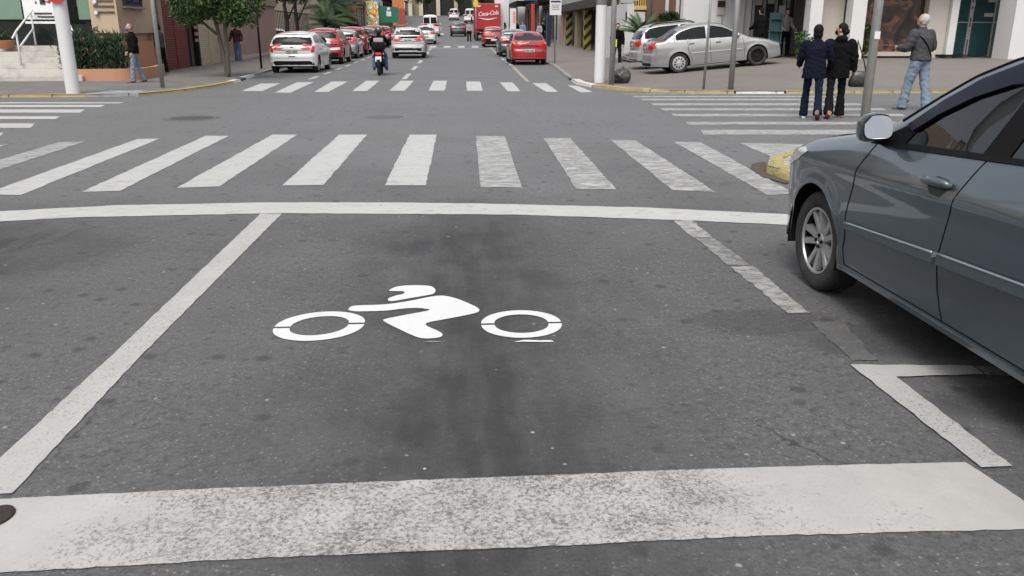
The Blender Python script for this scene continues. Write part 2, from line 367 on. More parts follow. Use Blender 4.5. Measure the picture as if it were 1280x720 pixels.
P_RT = [(4.2, 110), (4.2, 36.5), (3.62, 27), (3.52, 24.4), (3.75, 22.9), (4.25, 21.75), (5.2, 20.95), (6.2, 20.6), (6.9, 20.47), (8.07, 20.39), (12, 20.3), (45, 20.3), (45, 110)]
P_LF = [(-6.9, 140), (-6.85, 33), (-6.6, 28), (-6.42, 25.8), (-6.5, 23.6), (-6.8, 21.9), (-7.4, 20.65), (-8.2, 20.35), (-10.5, 20.4), (-45, 20.4), (-45, 140)]
P_RN = [(3.9, -12), (3.9, 6.2), (3.62, 7.4), (3.42, 8.2), (3.36, 8.75), (3.6, 9.35), (4.15, 9.95), (5, 10.3), (7, 10.55), (45, 10.6), (45, -12)]
P_LN = [(-7.6, -12), (-7.6, 6.5), (-7.9, 8), (-8.6, 9), (-9.6, 9.4), (-45, 9.5), (-45, -12)]
M_pavL = paver_mat('grey_pavers', (.185, .175, .165), (.14, .135, .128), (.05, .047, .044), .60, .30, R(28))
M_pavR = mat('worn_concrete', (.150, .134, .122), .85, var=.2, scale=1.2, bump=.25, bscale=70, dirt=(.095, .086, .078, .7), dscale=.6)
M_pavN = paver_mat('broken_stone_pavers', (.40, .36, .31), (.32, .28, .24), (.10, .08, .065), .22, .16, R(40), .9)
sheet('sidewalk', P_RT, M_pavR, SW, 2.2, 1.2); sheet('sidewalk', P_LF, M_pavL, SW, 3, 1.2)
sheet('sidewalk', P_RN, M_pavN, .095, 3, 1.2); sheet('sidewalk', P_LN, M_pavL, SW, 3, 1.2)

K_yel = mat('worn_yellow_kerb_paint', (.30, .245, .105), .75, var=.2, scale=9, bump=.4, bscale=45, dirt=(.12, .105, .08, .97), dscale=3.2)
K_wht = mat('white_kerb_paint', (.50, .495, .475), .7, var=.1, scale=9, bump=.3, bscale=45, dirt=(.3, .28, .26, .7), dscale=4)
K_gry = mat('kerb_concrete', (.22, .21, .20), .85, var=.2, scale=8, bump=.4, bscale=45, dirt=(.09, .085, .08, .7), dscale=3)
K_blk = mat('dark_kerb_paint', (.035, .035, .035), .8, var=.2, scale=8, bump=.4)
K_yel2 = mat('chipped_yellow_kerb', (.32, .26, .11), .8, var=.3, scale=14, bump=.8, bscale=22, dirt=(.10, .085, .065, 1.), dscale=7)
def kerb(path, m, inward, w=.16, step=.5, rough=.006, h=SW):
    """path runs along the gutter; inward = +1 when the pavement lies to its left"""
    q0 = densify(path, step, 0, False); p = []; notch = set(); run = 0.
    for i, a in enumerate(q0):
        p.append(a)
        if i + 1 < len(q0):
            b = q0[i + 1]; L = math.hypot(b[0] - a[0], b[1] - a[1]); run += L
            if run > .85 and L > .1 and abs(a[0]) < 16 and a[1] < 60:      # a joint between two kerb stones
                run = 0.
                for t in (.5 - .016 / L, .5, .5 + .016 / L):
                    if t == .5: notch.add(len(p))
                    p.append((a[0] + (b[0] - a[0]) * t, a[1] + (b[1] - a[1]) * t))
    k = len(p); vs = []; mb = MB()
    for i in range(k):
        a = p[max(i - 1, 0)]; b = p[min(i + 1, k - 1)]; d = Vector((b[0] - a[0], b[1] - a[1])).normalized(); nx, ny = -d.y * inward, d.x * inward
        j = random.uniform(-rough, rough); dz = .035 if i in notch else 0
        if i in notch: j += .03
        for off, z in ((-.012 + j, -.03), (-.004 + j, h - .03), (.022 + j, h + .004 + j * .4 - dz), (w, h + .006 + j * .3 - dz), (w + .004, -.03)):
            x, y = p[i][0] + nx * off, p[i][1] + ny * off; vs.append((x, y, zt(x, y) + z))
    fs = []
    for i in range(k - 1):
        for c in range(4):
            q = (i * 5 + c, i * 5 + c + 1, (i + 1) * 5 + c + 1, (i + 1) * 5 + c); fs.append(q if inward < 0 else q[::-1])
    fs += [(0, 1, 2, 3, 4), tuple(range((k - 1) * 5, k * 5))]
    mb.add(vs, fs); o = mb.build('kerb', m, autos=50); tag(o, kind='structure'); return o
# far left corner: yellow round the corner, two white stones, then bare
kerb([(-45, 20.4), (-10.5, 20.4), (-8.55, 20.36)], K_yel, 1); kerb([(-7.42, 20.64), (-6.8, 21.9), (-6.5, 23.6), (-6.42, 25.5)], K_yel, 1, .2)
kerb([(-6.42, 25.55), (-6.46, 26.5)], K_wht, 1, .2); kerb([(-6.47, 26.55), (-6.56, 27.6)], K_blk, 1, .2); kerb([(-6.57, 27.65), (-6.66, 29.3)], K_wht, 1, .2)
kerb([(-6.67, 29.35), (-6.85, 33), (-6.9, 140)], K_gry, 1, step=3)
# far right corner
kerb([(4.2, 110), (4.2, 36.5), (3.62, 27)], K_gry, 1, step=3); kerb([(3.58, 25.9), (3.52, 24.4), (3.72, 23.0)], K_wht, 1, .24)
kerb([(3.75, 22.9), (4.25, 21.75), (4.9, 21.15)], K_yel, 1, .22, h=.08); kerb([(4.92, 21.14), (5.2, 20.95), (6.2, 20.6), (6.85, 20.48)], K_yel, 1, .16); kerb([(6.9, 20.47), (8.07, 20.39)], K_wht, 1, .5, h=SW - .01)
kerb([(8.12, 20.385), (12, 20.3), (45, 20.3)], K_yel, 1, .14)
# near corners
kerb([(3.9, -12), (3.9, 6.2), (3.68, 7.2)], K_gry, -1, h=.115); kerb([(3.66, 7.25), (3.42, 8.2), (3.36, 8.75), (3.6, 9.35), (4.15, 9.95), (5, 10.3), (7, 10.55)], K_yel2, -1, .15, .2, .02, h=.10)
kerb([(7.05, 10.552), (45, 10.6)], K_gry, -1, h=.115); kerb([(-7.6, -12), (-7.6, 6.5), (-7.9, 8), (-8.6, 9), (-9.6, 9.4), (-45, 9.5)], K_gry, 1)
kerb([(-8.55, 20.36), (-8.2, 20.36), (-7.42, 20.63)], K_gry, 1, .3, h=.075)
M_tact = mat('blue_ramp_tiles', (.17, .22, .32), .75, var=.75, scale=5, bump=.3, detail=2, dirt=(.42, .42, .42, .8), dscale=3)
sheet('wheelchair_ramp', [(-8.5, 20.38), (-7.45, 20.68), (-7.5, 21.5), (-8.45, 21.7)], M_tact, SW + .006, .4)
M_soil = mat('gutter_soil', (.07, .055, .04), .95, var=.4, scale=14, bump=.6)
sheet('gutter_dirt', [(3.40, 8.15), (3.30, 8.1), (3.22, 8.5), (3.27, 9.0), (3.42, 9.4), (3.62, 9.55), (3.56, 9.3), (3.34, 8.75)], M_soil, .010, .15, .1, .015)
M_patch = mat('asphalt_patch', (.058, .057, .057), .9, var=.35, scale=30, bump=.5, bscale=90, detail=6, dirt=(.10, .098, .096, .8), dscale=4)
M_seam = mat('tar_seam', (.030, .030, .030), .8, var=.3, scale=20)
for y, x0, x1 in ((36.9, -4.2, 2.2), (33.6, -6, -.2), (27.6, -6.3, 3.4)):
    sheet('tar_seam', [(x0, y), (x1, y - .06), (x1, y - .11), (x0, y - .06)], M_seam if y < 30 else mat('pale_seam', (.17, .17, .168), .8), .003, 1.5, .5, .01)

M_zebra = paint_mat('crosswalk_paint', (.41, .41, .40), .36, .35, .55)
M_zebraw = paint_mat('worn_crosswalk_paint', (.40, .40, .388), .5, .4, 0.95, .5)
M_stop = paint_mat('stop_line_paint', (.42, .42, .405), .24, .3, .5)
M_band = paint_mat('band_paint', (.40, .39, .375), .12, 1.04, 0, .45, True)
M_lane = paint_mat('lane_line_paint', (.39, .385, .37), .26, .72, .2, .35)
M_faint = paint_mat('faded_lane_paint', (.36, .36, .345), .62, .6, .8, .5)
M_vfaint = paint_mat('almost_gone_paint', (.165, .165, .162), .9, .9, .9, .6)
M_sym = paint_mat('fresh_white_paint', (.58, .58, .58), .0, .12, 0, .06)
M_yline = paint_mat('old_yellow_line_paint', (.30, .275, .215), .25, .3, .3)
MK = .004
near = [[(-4.51,12.28),(-4.21,12.30),(-4.08,8.02),(-4.45,8.09)],[(-3.65,12.60),(-3.31,12.57),(-3.23,8.17),(-3.58,8.15)],[(-2.70,12.68),(-2.33,12.65),(-2.34,8.35),(-2.74,8.31)],[(-1.71,12.61),(-1.30,12.58),(-1.32,8.37),(-1.73,8.37)],[(-0.67,12.54),(-0.27,12.51),(-0.30,8.28),(-0.71,8.30)],[(0.31,12.33),(0.73,12.25),(0.65,8.10),(0.24,8.13)],[(1.27,11.98),(1.65,11.95),(1.56,7.93),(1.17,7.96)],[(2.19,11.73),(2.53,11.66),(2.48,7.72),(2.09,7.85)],[(3.03,11.45),(3.39,11.39),(3.21,7.59),(2.92,7.55)],[(3.89,11.27),(4.79,11.08),(4.5,10.1),(4.1,9.86),(3.86,9.6)]]
near += [[(-5.47,11.98),(-5.13,12.02),(-5.0,8.0),(-5.38,7.98)],[(-6.4,11.7),(-6.05,11.76),(-5.95,7.8),(-6.3,7.78)],[(-7.3,11.4),(-6.95,11.46),(-6.85,7.6),(-7.2,7.58)]]
for i, q in enumerate(near): sheet('crosswalk_stripe', q, M_zebraw if i in (5, 6, 7, 8, 9, 10) else M_zebra, MK, .5, .12, .008)
far = [[(-5.61,25.35),(-5.07,25.42),(-4.87,22.12),(-5.42,22.15)],[(-4.67,25.87),(-4.20,26.04),(-4.05,21.49),(-4.46,21.57)],[(-3.68,26.21),(-3.21,26.17),(-3.15,21.71),(-3.51,21.74)],[(-2.69,26.56),(-2.28,26.53),(-2.22,22.00),(-2.59,21.96)],[(-1.64,26.49),(-1.23,26.46),(-1.26,22.02),(-1.66,22.05)],[(-0.62,26.42),(-0.21,26.39),(-0.24,22.01),(-0.65,22.04)],[(0.38,25.93),(0.79,25.90),(0.74,21.88),(0.33,21.91)],[(1.35,25.46),(1.74,25.43),(1.69,21.61),(1.37,21.63)],[(2.29,25.00),(2.70,24.97),(2.62,21.32),(2.31,21.34)],[(3.19,23.93),(3.45,23.63),(3.48,21.26),(3.15,21.09)]]
for q in far: sheet('crosswalk_stripe', q, M_zebra, MK, .6, .3, .01)
rt = [[(4.10,20.60),(8.46,20.31),(8.47,20.12),(4.12,20.39)],[(4.19,19.87),(8.90,19.55),(8.83,19.14),(4.18,19.46)],[(4.20,19.03),(8.72,18.72),(8.61,18.23),(4.16,18.54)],[(4.16,17.80),(8.56,17.50),(8.40,16.95),(4.10,17.25)],[(4.08,16.60),(8.48,16.30),(8.35,15.85),(4.03,16.14)],[(4.01,15.45),(8.28,15.16),(8.12,14.69),(3.95,14.97)],[(3.90,14.04),(7.58,13.79),(7.44,13.36),(3.83,13.61)],[(3.81,12.86),(7.03,12.64),(6.78,12.04),(3.68,12.25)]]
for q in rt: sheet('crosswalk_stripe', q, M_zebraw, MK, .5, .25, .01)
lf = [[(-13.19,19.22),(-7.09,18.81),(-7.08,18.50),(-12.97,18.90)],[(-12.72,18.53),(-7.22,18.15),(-7.12,17.64),(-12.36,17.99)],[(-11.99,17.43),(-7.21,17.11),(-7.02,16.43),(-11.53,16.74)],[(-11.05,16.02),(-7.09,15.75),(-6.95,15.24),(-10.70,15.50)],[(-10.19,14.75),(-6.96,14.53),(-6.72,13.86),(-9.74,14.06)],[(-9.28,13.38),(-6.81,13.21),(-6.62,12.70),(-8.93,12.86)]]
for q in lf: sheet('crosswalk_stripe', q, M_zebra, MK, .5, .25, .01)
sheet('lane_line', [(-1.65,7.02),(-1.47,7.01),(-1.51,3.75),(-1.50,2.56),(-1.66,2.56),(-1.665,2.82),(-1.65,3.76)], M_lane, MK, .3, .06, .003)
sheet('lane_dash', [(1.76,6.52),(1.91,6.51),(1.91,5.96),(1.76,5.94)], M_faint, MK, .2, .06, .01)
sheet('lane_dash', [(1.77,5.94),(1.90,5.93),(1.93,5.16),(1.78,5.17)], paint_mat('scraped_lane_paint', (.27, .27, .26), .7, .6, .8, .5), MK, .2, .06, .012)
sheet('lane_dash', [(1.78,5.15),(1.93,5.14),(1.92,4.19),(1.80,4.19)], M_faint, MK, .2, .06, .01)
sheet('lane_dash', [(1.86,4.06),(2.02,4.05),(1.96,3.50),(1.83,3.50)], M_vfaint, MK, .2, .06, .012)
sheet('parking_bay_line', [(1.80,3.45),(2.35,3.40),(2.35,3.30),(1.94,3.30),(1.945,2.50),(1.83,2.50)], M_lane, MK + .004, .2, .05, .004)
sheet('parking_bay_line', [(2.36,3.40),(2.95,3.34),(2.9,3.21),(2.36,3.30)], M_faint, MK, .2, .06, .01)
sheet('stop_line', [(-6.9,6.6),(-5.31,6.95),(-3.89,7.27),(-2.98,7.47),(-1.66,7.50),(-0.50,7.42),(0.49,7.28),(1.70,7.04),(2.81,6.68),(3.36,6.54),(3.16,6.12),(2.64,6.30),(1.76,6.55),(0.47,6.84),(-1.49,7.03),(-3.10,6.98),(-3.68,6.86),(-5.02,6.55),(-6.8,6.2)], M_stop, MK, .4, .1, .008)
sheet('crosswalk_band', [(-1.84,2.51),(-1.52,2.525),(-1.04,2.54),(-0.42,2.55),(0.17,2.555),(0.88,2.56),(1.37,2.555),(1.80,2.545),(1.84,2.30),(1.85,2.13),(1.73,2.13),(0.94,2.15),(0.15,2.14),(-0.60,2.14),(-1.32,2.12),(-1.86,2.10)], M_band, MK, .2, .04, .003)
SYM = dict(helmet=[(-0.41,4.77),(-0.37,4.84),(-0.29,4.86),(-0.16,4.84),(-0.13,4.75),(-0.14,4.67),(-0.22,4.63),(-0.30,4.59),(-0.39,4.54),(-0.41,4.60),(-0.36,4.66),(-0.32,4.68),(-0.31,4.74),(-0.405,4.745)],
 rider=[(-0.61,4.42),(-0.60,4.48),(-0.54,4.49),(-0.41,4.49),(-0.27,4.55),(-0.15,4.63),(-0.08,4.64),(0.00,4.57),(0.10,4.42),(0.12,4.36),(0.10,4.31),(-0.05,4.23),(-0.20,4.16),(-0.09,4.02),(-0.08,3.97),(-0.10,3.94),(-0.17,3.93),(-0.22,3.96),(-0.41,4.22),(-0.39,4.25),(-0.26,4.32),(-0.14,4.38),(-0.21,4.42),(-0.29,4.42),(-0.40,4.38),(-0.56,4.38),(-0.60,4.40)])
def ring_half(cx, cy, ro, riy, ri, s, k=20, tilt=0., sy=1.):
    o = []; i = []
    for q in range(k + 1):
        t = math.pi * q / k; y0 = .012 * s
        o.append((cx + ro[0] * math.cos(t), cy + y0 + s * (ro[1] - .012) * math.sin(t) + tilt * math.cos(t)))
        i.append((cx + ri[0] * math.cos(t), cy + y0 + s * (ri[1] - .012) * math.sin(t) + tilt * math.cos(t)))
    return o + i[::-1]
def chaikin(p, it=2):
    for _ in range(it): p = [(a[0] * (1 - t) + b[0] * t, a[1] * (1 - t) + b[1] * t) for a, b in zip(p, p[1:] + p[:1]) for t in (.22, .78)]
    return p
for k, q in SYM.items(): sheet('motorcycle_symbol', chaikin(q), M_sym, MK, .08, .06)
for s in (1, -1):
    sheet('motorcycle_symbol', ring_half(-.727, 4.165, (.232, .225), 0, (.148, .147), s, tilt=.018), M_sym, MK, .08, .06)
    sheet('motorcycle_symbol', ring_half(.33, 4.125, (.212, .215), 0, (.142, .145), s), M_sym, MK, .08, .06)
sheet('paint_spill', [(0.27,3.86),(0.32,3.88),(0.46,3.865),(0.47,3.845),(0.36,3.85)], M_sym, MK, .1, .03, .003)
sheet('paint_spill', [(-0.18,3.887),(-0.13,3.897),(-0.07,3.887),(-0.12,3.88)], M_faint, MK, .1, .03, .002)
# markings of the street beyond
for i in range(16):
    y = 27.4 + 6.1 * i; sheet('lane_dash', [(-1.66, y), (-1.50, y), (-1.50, y + 3.3), (-1.66, y + 3.3)], M_zebra, MK, 2, 1)
for i in range(9):
    y = 27.5 + 3.1 * i; sheet('lane_dash', [(-4.62, y), (-4.48, y), (-4.48, y + 1.7), (-4.62, y + 1.7)], M_lane, MK, 2, 1)
sheet('lane_line', [(2.18, 25.8), (2.30, 25.8), (2.55, 36), (2.43, 36)], M_yline, MK, 2, 1); sheet('lane_line', [(2.5, 46), (2.62, 46), (2.78, 64), (2.66, 64)], M_yline, MK, 2, 1)
for i in range(3): sheet('lane_dash', [(2.44, 37 + 3 * i), (2.58, 37 + 3 * i), (2.6, 38.6 + 3 * i), (2.46, 38.6 + 3 * i)], M_zebra, MK, 2, 1)
for i in range(5): sheet('crosswalk_stripe', [(-1.75 + 1.05 * i, 62.8), (-1.25 + 1.05 * i, 62.8), (-1.25 + 1.05 * i, 66.5), (-1.75 + 1.05 * i, 66.5)], M_zebra, MK, 2, 1)
sheet('stop_line', [(-1.6, 61.2), (2.7, 61.0), (2.7, 60.7), (-1.6, 60.9)], M_lane, MK, 2, 1)
for i in range(4): sheet('crosswalk_stripe', [(-4.2 + .9 * i, 96), (-3.7 + .9 * i, 96), (-3.7 + .9 * i, 101), (-4.2 + .9 * i, 101)], M_zebra, MK, 2, 1)
# iron covers and the road stud at the picture's edge
M_iron = mat('worn_iron', (.06, .057, .054), .6, .5, var=.3, scale=20, bump=.4, bscale=40)
for x, y, lb, r in ((-4.61, 15.22, 'dark sunken manhole cover left of the lane in the junction', .42), (-1.25, 15.14, 'dark rimmed manhole cover in the middle of the junction', .42)):
    mb = MB(); Mt = Matrix.Translation((x, y, 0)); mb.lathe([(r + .07, .001), (r + .05, .006), (r, .007), (r - .015, .003), (r - .05, .006), (.0, .007)], Mt, 32)
    for a in range(-4, 5): 
        hw = math.sqrt(max(0, (r - .07) ** 2 - (a * .08) ** 2)); mb.box((x, y + a * .08, .009), (2 * hw, .03, .006))
    tag(mb.build('manhole_cover', mat('faint_iron', (.125, .124, .125), .8, var=.1, scale=20) if x > -2 else mat('dusty_iron', (.10, .098, .095), .8, .2, var=.3, scale=20, bump=.4), autos=40), lb, 'manhole cover')
st = thing('road_stud', 'rusty dark road stud with yellow reflector at the end of the white band', 'road stud', (-1.475, 2.415, MK))
mb = MB(); mb.lathe([(.05, 0), (.048, .008), (.034, .014), (.0, .015)], Matrix.Scale(1.25, 4, (0, 1, 0)), 20); mb.build('stud_base', mat('rusty_stud', (.035, .026, .022), .7, .3, var=.5, scale=30, bump=.4), st, autos=45)
mb = MB(); mb.box((.008, -.050, .010), (.05, .012, .010), rx=R(-40), bev=.003); mb.build('reflector', mat('yellow_reflector', (.55, .33, .05), .3, var=.2, scale=40), st)
# ---------------------------------------------------------------- vehicles
def paint(name, c, metal=.0, rough=.32):
    return mat('paint_' + name, c, rough, metal, var=.03, scale=2, coat=1., spec=.5)
M_glass = mat('dark_glass', (.008, .010, .011), .06, 0, var=.3, scale=1.5, spec=.12)
M_glassL = mat('pale_rear_glass', (.022, .03, .033), .06, 0, var=.5, scale=2.5, spec=.25)
M_blk = mat('black_plastic', (.007, .007, .0075), .6, var=.15, scale=10, spec=.12)
M_rub = mat('tyre_rubber', (.022, .021, .021), .85, var=.25, scale=25, bump=.2, bscale=60, dirt=(.07, .062, .055, .6), dscale=6)
M_alloy = mat('alloy_wheel', (.40, .40, .405), .4, .6, var=.1, scale=8)
M_capw = mat('silver_wheel_cap', (.42, .42, .42), .4, .3, var=.1, scale=8)
M_dsteel = mat('dark_steel', (.010, .010, .010), .7, .1, spec=.15)
M_red = mat('red_lamp', (.42, .015, .012), .12, var=.25, scale=14, coat=.8)
M_amber = mat('amber_lamp', (.6, .2, .03), .15, var=.2, scale=14, coat=.8)
M_clear = mat('clear_lamp', (.55, .57, .58), .08, .35, var=.35, scale=9, coat=1.)
M_plate = mat('plate_grey', (.42, .42, .41), .5, var=.1); M_platew = mat('plate_white', (.72, .72, .72), .5, var=.06)
M_ink = mat('plate_ink', (.05, .05, .055), .6)
M_chrome = mat('chrome', (.62, .63, .64), .12, 1., var=.05)
M_mirror = mat('mirror_glass', (.24, .25, .265), .02, 1., var=.02)
def lerp_tab(t, x):
    if x <= t[0][0]: return t[0][1]
    for (a, b), (c, d) in zip(t, t[1:]):
        if x <= c: return b + (d - b) * (x - a) / (c - a) if c > a else d
    return t[-1][1]
class Body:
    def __init__(s, L, W, top, belt, wb, fo, wr, sill=.20, tumble=.36, crown=.05, zmax=.55, fa=(.16, .55), ra=(.15, .32), bulge=.10, rbulge=.12, arch=.045, flare=.012, bstep=.012, shoulder=0., smooth=.05, under=.05, creases=((.76, .015, .009, .045), (.44, 0, -.010, .09))):
        s.__dict__.update(locals()); s.wheels = (fo, fo + wb); s.Ra = wr + arch
    def te(s, q):
        k = s.smooth; z = sum(lerp_tab(s.top, min(max(q + d * k, 0), s.L)) for d in (-1, -.5, 0, .5, 1)) / 5 if .08 < q < s.L - .1 else lerp_tab(s.top, q)
        return z
    def edge(s, q): return s.te(q) - s.crown * sstep(0, .25, q) * sstep(0, .12, s.L - q)
    def bottom(s, q):
        z = s.sill + .035 * sstep(.4, 0, q) + s.under * sstep(s.L - .7, s.L, q)
        for w in s.wheels:
            if abs(q - w) <= s.Ra + 1e-6: z = max(z, s.wr + math.sqrt(max(0, s.Ra ** 2 - (q - w) ** 2)))
        return z
    def width(s, q, z):
        f = 1.
        if q < s.fa[1]: f -= s.fa[0] * (1 - q / s.fa[1]) ** 2.2
        if q > s.L - s.ra[1]: f -= s.ra[0] * (1 - (s.L - q) / s.ra[1]) ** 2.2
        W = s.W / 2 * f; b = lerp_tab(s.belt, q)
        def low(zz): return W - .085 * abs((zz - s.zmax) / s.zmax) ** 2.3 - s.shoulder * max(0, zz - .78) ** 2
        w = low(z) if z <= b else low(b) - s.bstep - (z - b) * s.tumble - .05 * max(0, z - b) ** 2
        for (z0, slope, amp, wid) in s.creases: w += amp * math.exp(-((z - z0 - slope * (q - 2)) / wid) ** 2)
        for c in s.wheels:
            r = math.hypot(q - c, z - s.wr); w += s.flare * math.exp(-((r - s.Ra - .01) / .05) ** 2) * (1 if z > s.wr * .5 else .3)
        d = s.edge(q) - z; rr = .09
        if d < rr: w -= rr * .8 * (1 - math.sqrt(max(0, 1 - (1 - max(d, 0) / rr) ** 2)))
        return max(w, .05)
    def loc(s, q, x, z):
        t = min(1, abs(x) / (s.W / 2)); q2 = q + s.bulge * t ** 2.4 * math.exp(-q / .35) - s.rbulge * t ** 2.4 * math.exp(-(s.L - q) / .3) - .045 * sstep(.57, .68, z) * math.exp(-(s.L - q) / .12)
        return (x, s.L / 2 - q2, z)
    def build(s, name, m, root, step=.05, ns=16, nt=5, holes=()):
        q = {0., .006, .02, .045, .08, .12, s.L, s.L - .006, s.L - .02, s.L - .045, s.L - .08}
        n = int(s.L / step); q |= {round(i * s.L / n, 4) for i in range(n + 1)}
        for w in s.wheels:
            for i in range(19): q.add(round(w + s.Ra * math.cos(math.pi * i / 18), 4))
            q |= {round(w + s.Ra + .002, 4), round(w - s.Ra - .002, 4)}
        q = sorted(x for x in q if 0 <= x <= s.L)
        qq = [q[0]]
        for x in q[1:]:
            if x - qq[-1] > .0015: qq.append(x)
        V = []; rows = 2 * (ns + nt) + 1; lu = []
        for x in qq:
            zb, ze = s.bottom(x), s.edge(x); ze = max(ze, zb + .02); half = []
            for j in range(ns + 1):
                t = j / ns; t = t + .12 * math.sin(math.pi * t); t = min(t, 1.)
                z = zb + (ze - zb) * t; half.append((s.width(x, z), z))
            we = half[-1][0]; cr = s.te(x) - s.edge(x)
            for j in range(1, nt + 1):
                y = we * (1 - j / nt); half.append((y, ze + cr * (1 - (y / we) ** 2)))
            sec = [(-a, z) for a, z in half] + [(a, z) for a, z in half[-2::-1]]
            V += [s.loc(x, a, z) for a, z in sec]
        F = []; k = len(qq)
        for i in range(k - 1):
            for j in range(rows - 1): F.append((i * rows + j, i * rows + j + 1, (i + 1) * rows + j + 1, (i + 1) * rows + j))
        mb = MB(); mb.smooth = True; mb.add(V, F)
        for i, x in ((0, 0.), (k - 1, s.L)):     # end faces, in strips so they can bulge
            P = V[i * rows:(i + 1) * rows]; nx = 10; vs = []
            for j in range(ns + 1):
                w = P[rows - 1 - j][0]
                for a in range(nx + 1): vs.append(s.loc(x, -w + 2 * w * a / nx, P[j][2]))
            fs = []
            for j in range(ns):
                for a in range(nx):
                    f = (j * (nx + 1) + a, j * (nx + 1) + a + 1, (j + 1) * (nx + 1) + a + 1, (j + 1) * (nx + 1) + a); fs.append(f if i else f[::-1])
            mb.add(vs, fs); cap = [s.loc(x, v[0], v[2]) for v in P[ns:rows - ns]]; mb.add(cap, [tuple(range(len(cap)))] if not i else [tuple(range(len(cap)))[::-1]])
        bm = bmesh.new(); vv = [bm.verts.new(v) for v in mb.v]
        for f in mb.f:
            try: bm.faces.new([vv[i] for i in f])
            except ValueError: pass
        bmesh.ops.remove_doubles(bm, verts=bm.verts[:], dist=.0004); bmesh.ops.recalc_face_normals(bm, faces=bm.faces[:])
        s.bvh = BVHTree.FromBMesh(bm)
        if holes:
            kill = [f for f in bm.faces if abs(f.calc_center_median().x) > .3 and any(inside(s.L / 2 - f.calc_center_median().y, f.calc_center_median().z, h) for h in holes)]
            bmesh.ops.delete(bm, geom=kill, context='FACES')
        me = bpy.data.meshes.new(name); bm.to_mesh(me); bm.free(); me.materials.append(m)
        me.polygons.foreach_set('use_smooth', [True] * len(me.polygons)); me.set_sharp_from_angle(angle=R(38))
        o = bpy.data.objects.new(name, me); COL.objects.link(o); o.parent = root; return o
    def ray(s, a, z, d):
        """d: -1/+1 from the left/right side (a = s from nose); 'f'/'r' from front/rear (a = x); 't' from above (a = x, z = s)"""
        if d in (-1, 1): o, v = Vector((d * 3, s.L / 2 - a, z)), Vector((-d, 0, 0))
        elif d == 'f': o, v = Vector((a, 6, z)), Vector((0, -1, 0))
        elif d == 'r': o, v = Vector((a, -6, z)), Vector((0, 1, 0))
        else: o, v = Vector((a, s.L / 2 - z, 4)), Vector((0, 0, -1))
        h = s.bvh.ray_cast(o, v)
        if h[0] is None: return None
        nn = h[1] if h[1].dot(v) < 0 else -h[1]
        return h[0], nn
    def patch(s, name, poly, d, m, parent, off=.004, step=.06, skirt=.012, jit=0):
        V, F = fill(poly, step, step); P = []
        for a, z in V:
            h = s.ray(a, z, d)
            if h is None:
                h = min(((Vector(q), nn) for q, nn in [x for x in P if x]), key=lambda e: 0, default=None) if False else None
            P.append(h)
        for i, h in enumerate(P):
            if h is None:
                near = sorted((j for j in range(len(P)) if P[j]), key=lambda j: (V[j][0] - V[i][0]) ** 2 + (V[j][1] - V[i][1]) ** 2)
                if not near: return None
                P[i] = P[near[0]]
        vs = [p + n * off for p, n in P]; fs = list(F); cnt = {}
        for f in F:
            for i in range(3):
                e = (f[i], f[(i + 1) % 3]); cnt[e] = 1
        bnd = [e for e in cnt if (e[1], e[0]) not in cnt]; base = len(vs); vs += [p + n * (off - skirt) for p, n in P]
        # orient by the outward normal
        a, b, c = (vs[i] for i in F[0]); fl = (b - a).cross(c - a).dot(P[F[0][0]][1]) < 0
        if fl: fs = [f[::-1] for f in fs]
        fs += [((e[1], e[0], base + e[0], base + e[1]) if not fl else (e[0], e[1], base + e[1], base + e[0])) for e in bnd]
        mb = MB(); mb.smooth = True; mb.add(vs, fs); return mb.build(name, m, parent, autos=40)
    def line(s, name, pts, d, m, parent, r=.0045, off=.0, step=.05):
        P = []
        for a, z in densify(pts, step, 0, False):
            h = s.ray(a, z, d)
            if h: P.append(h[0] + h[1] * off)
        mb = MB(); mb.smooth = True; mb.tube(P, r, 6); return mb.build(name, m, parent)
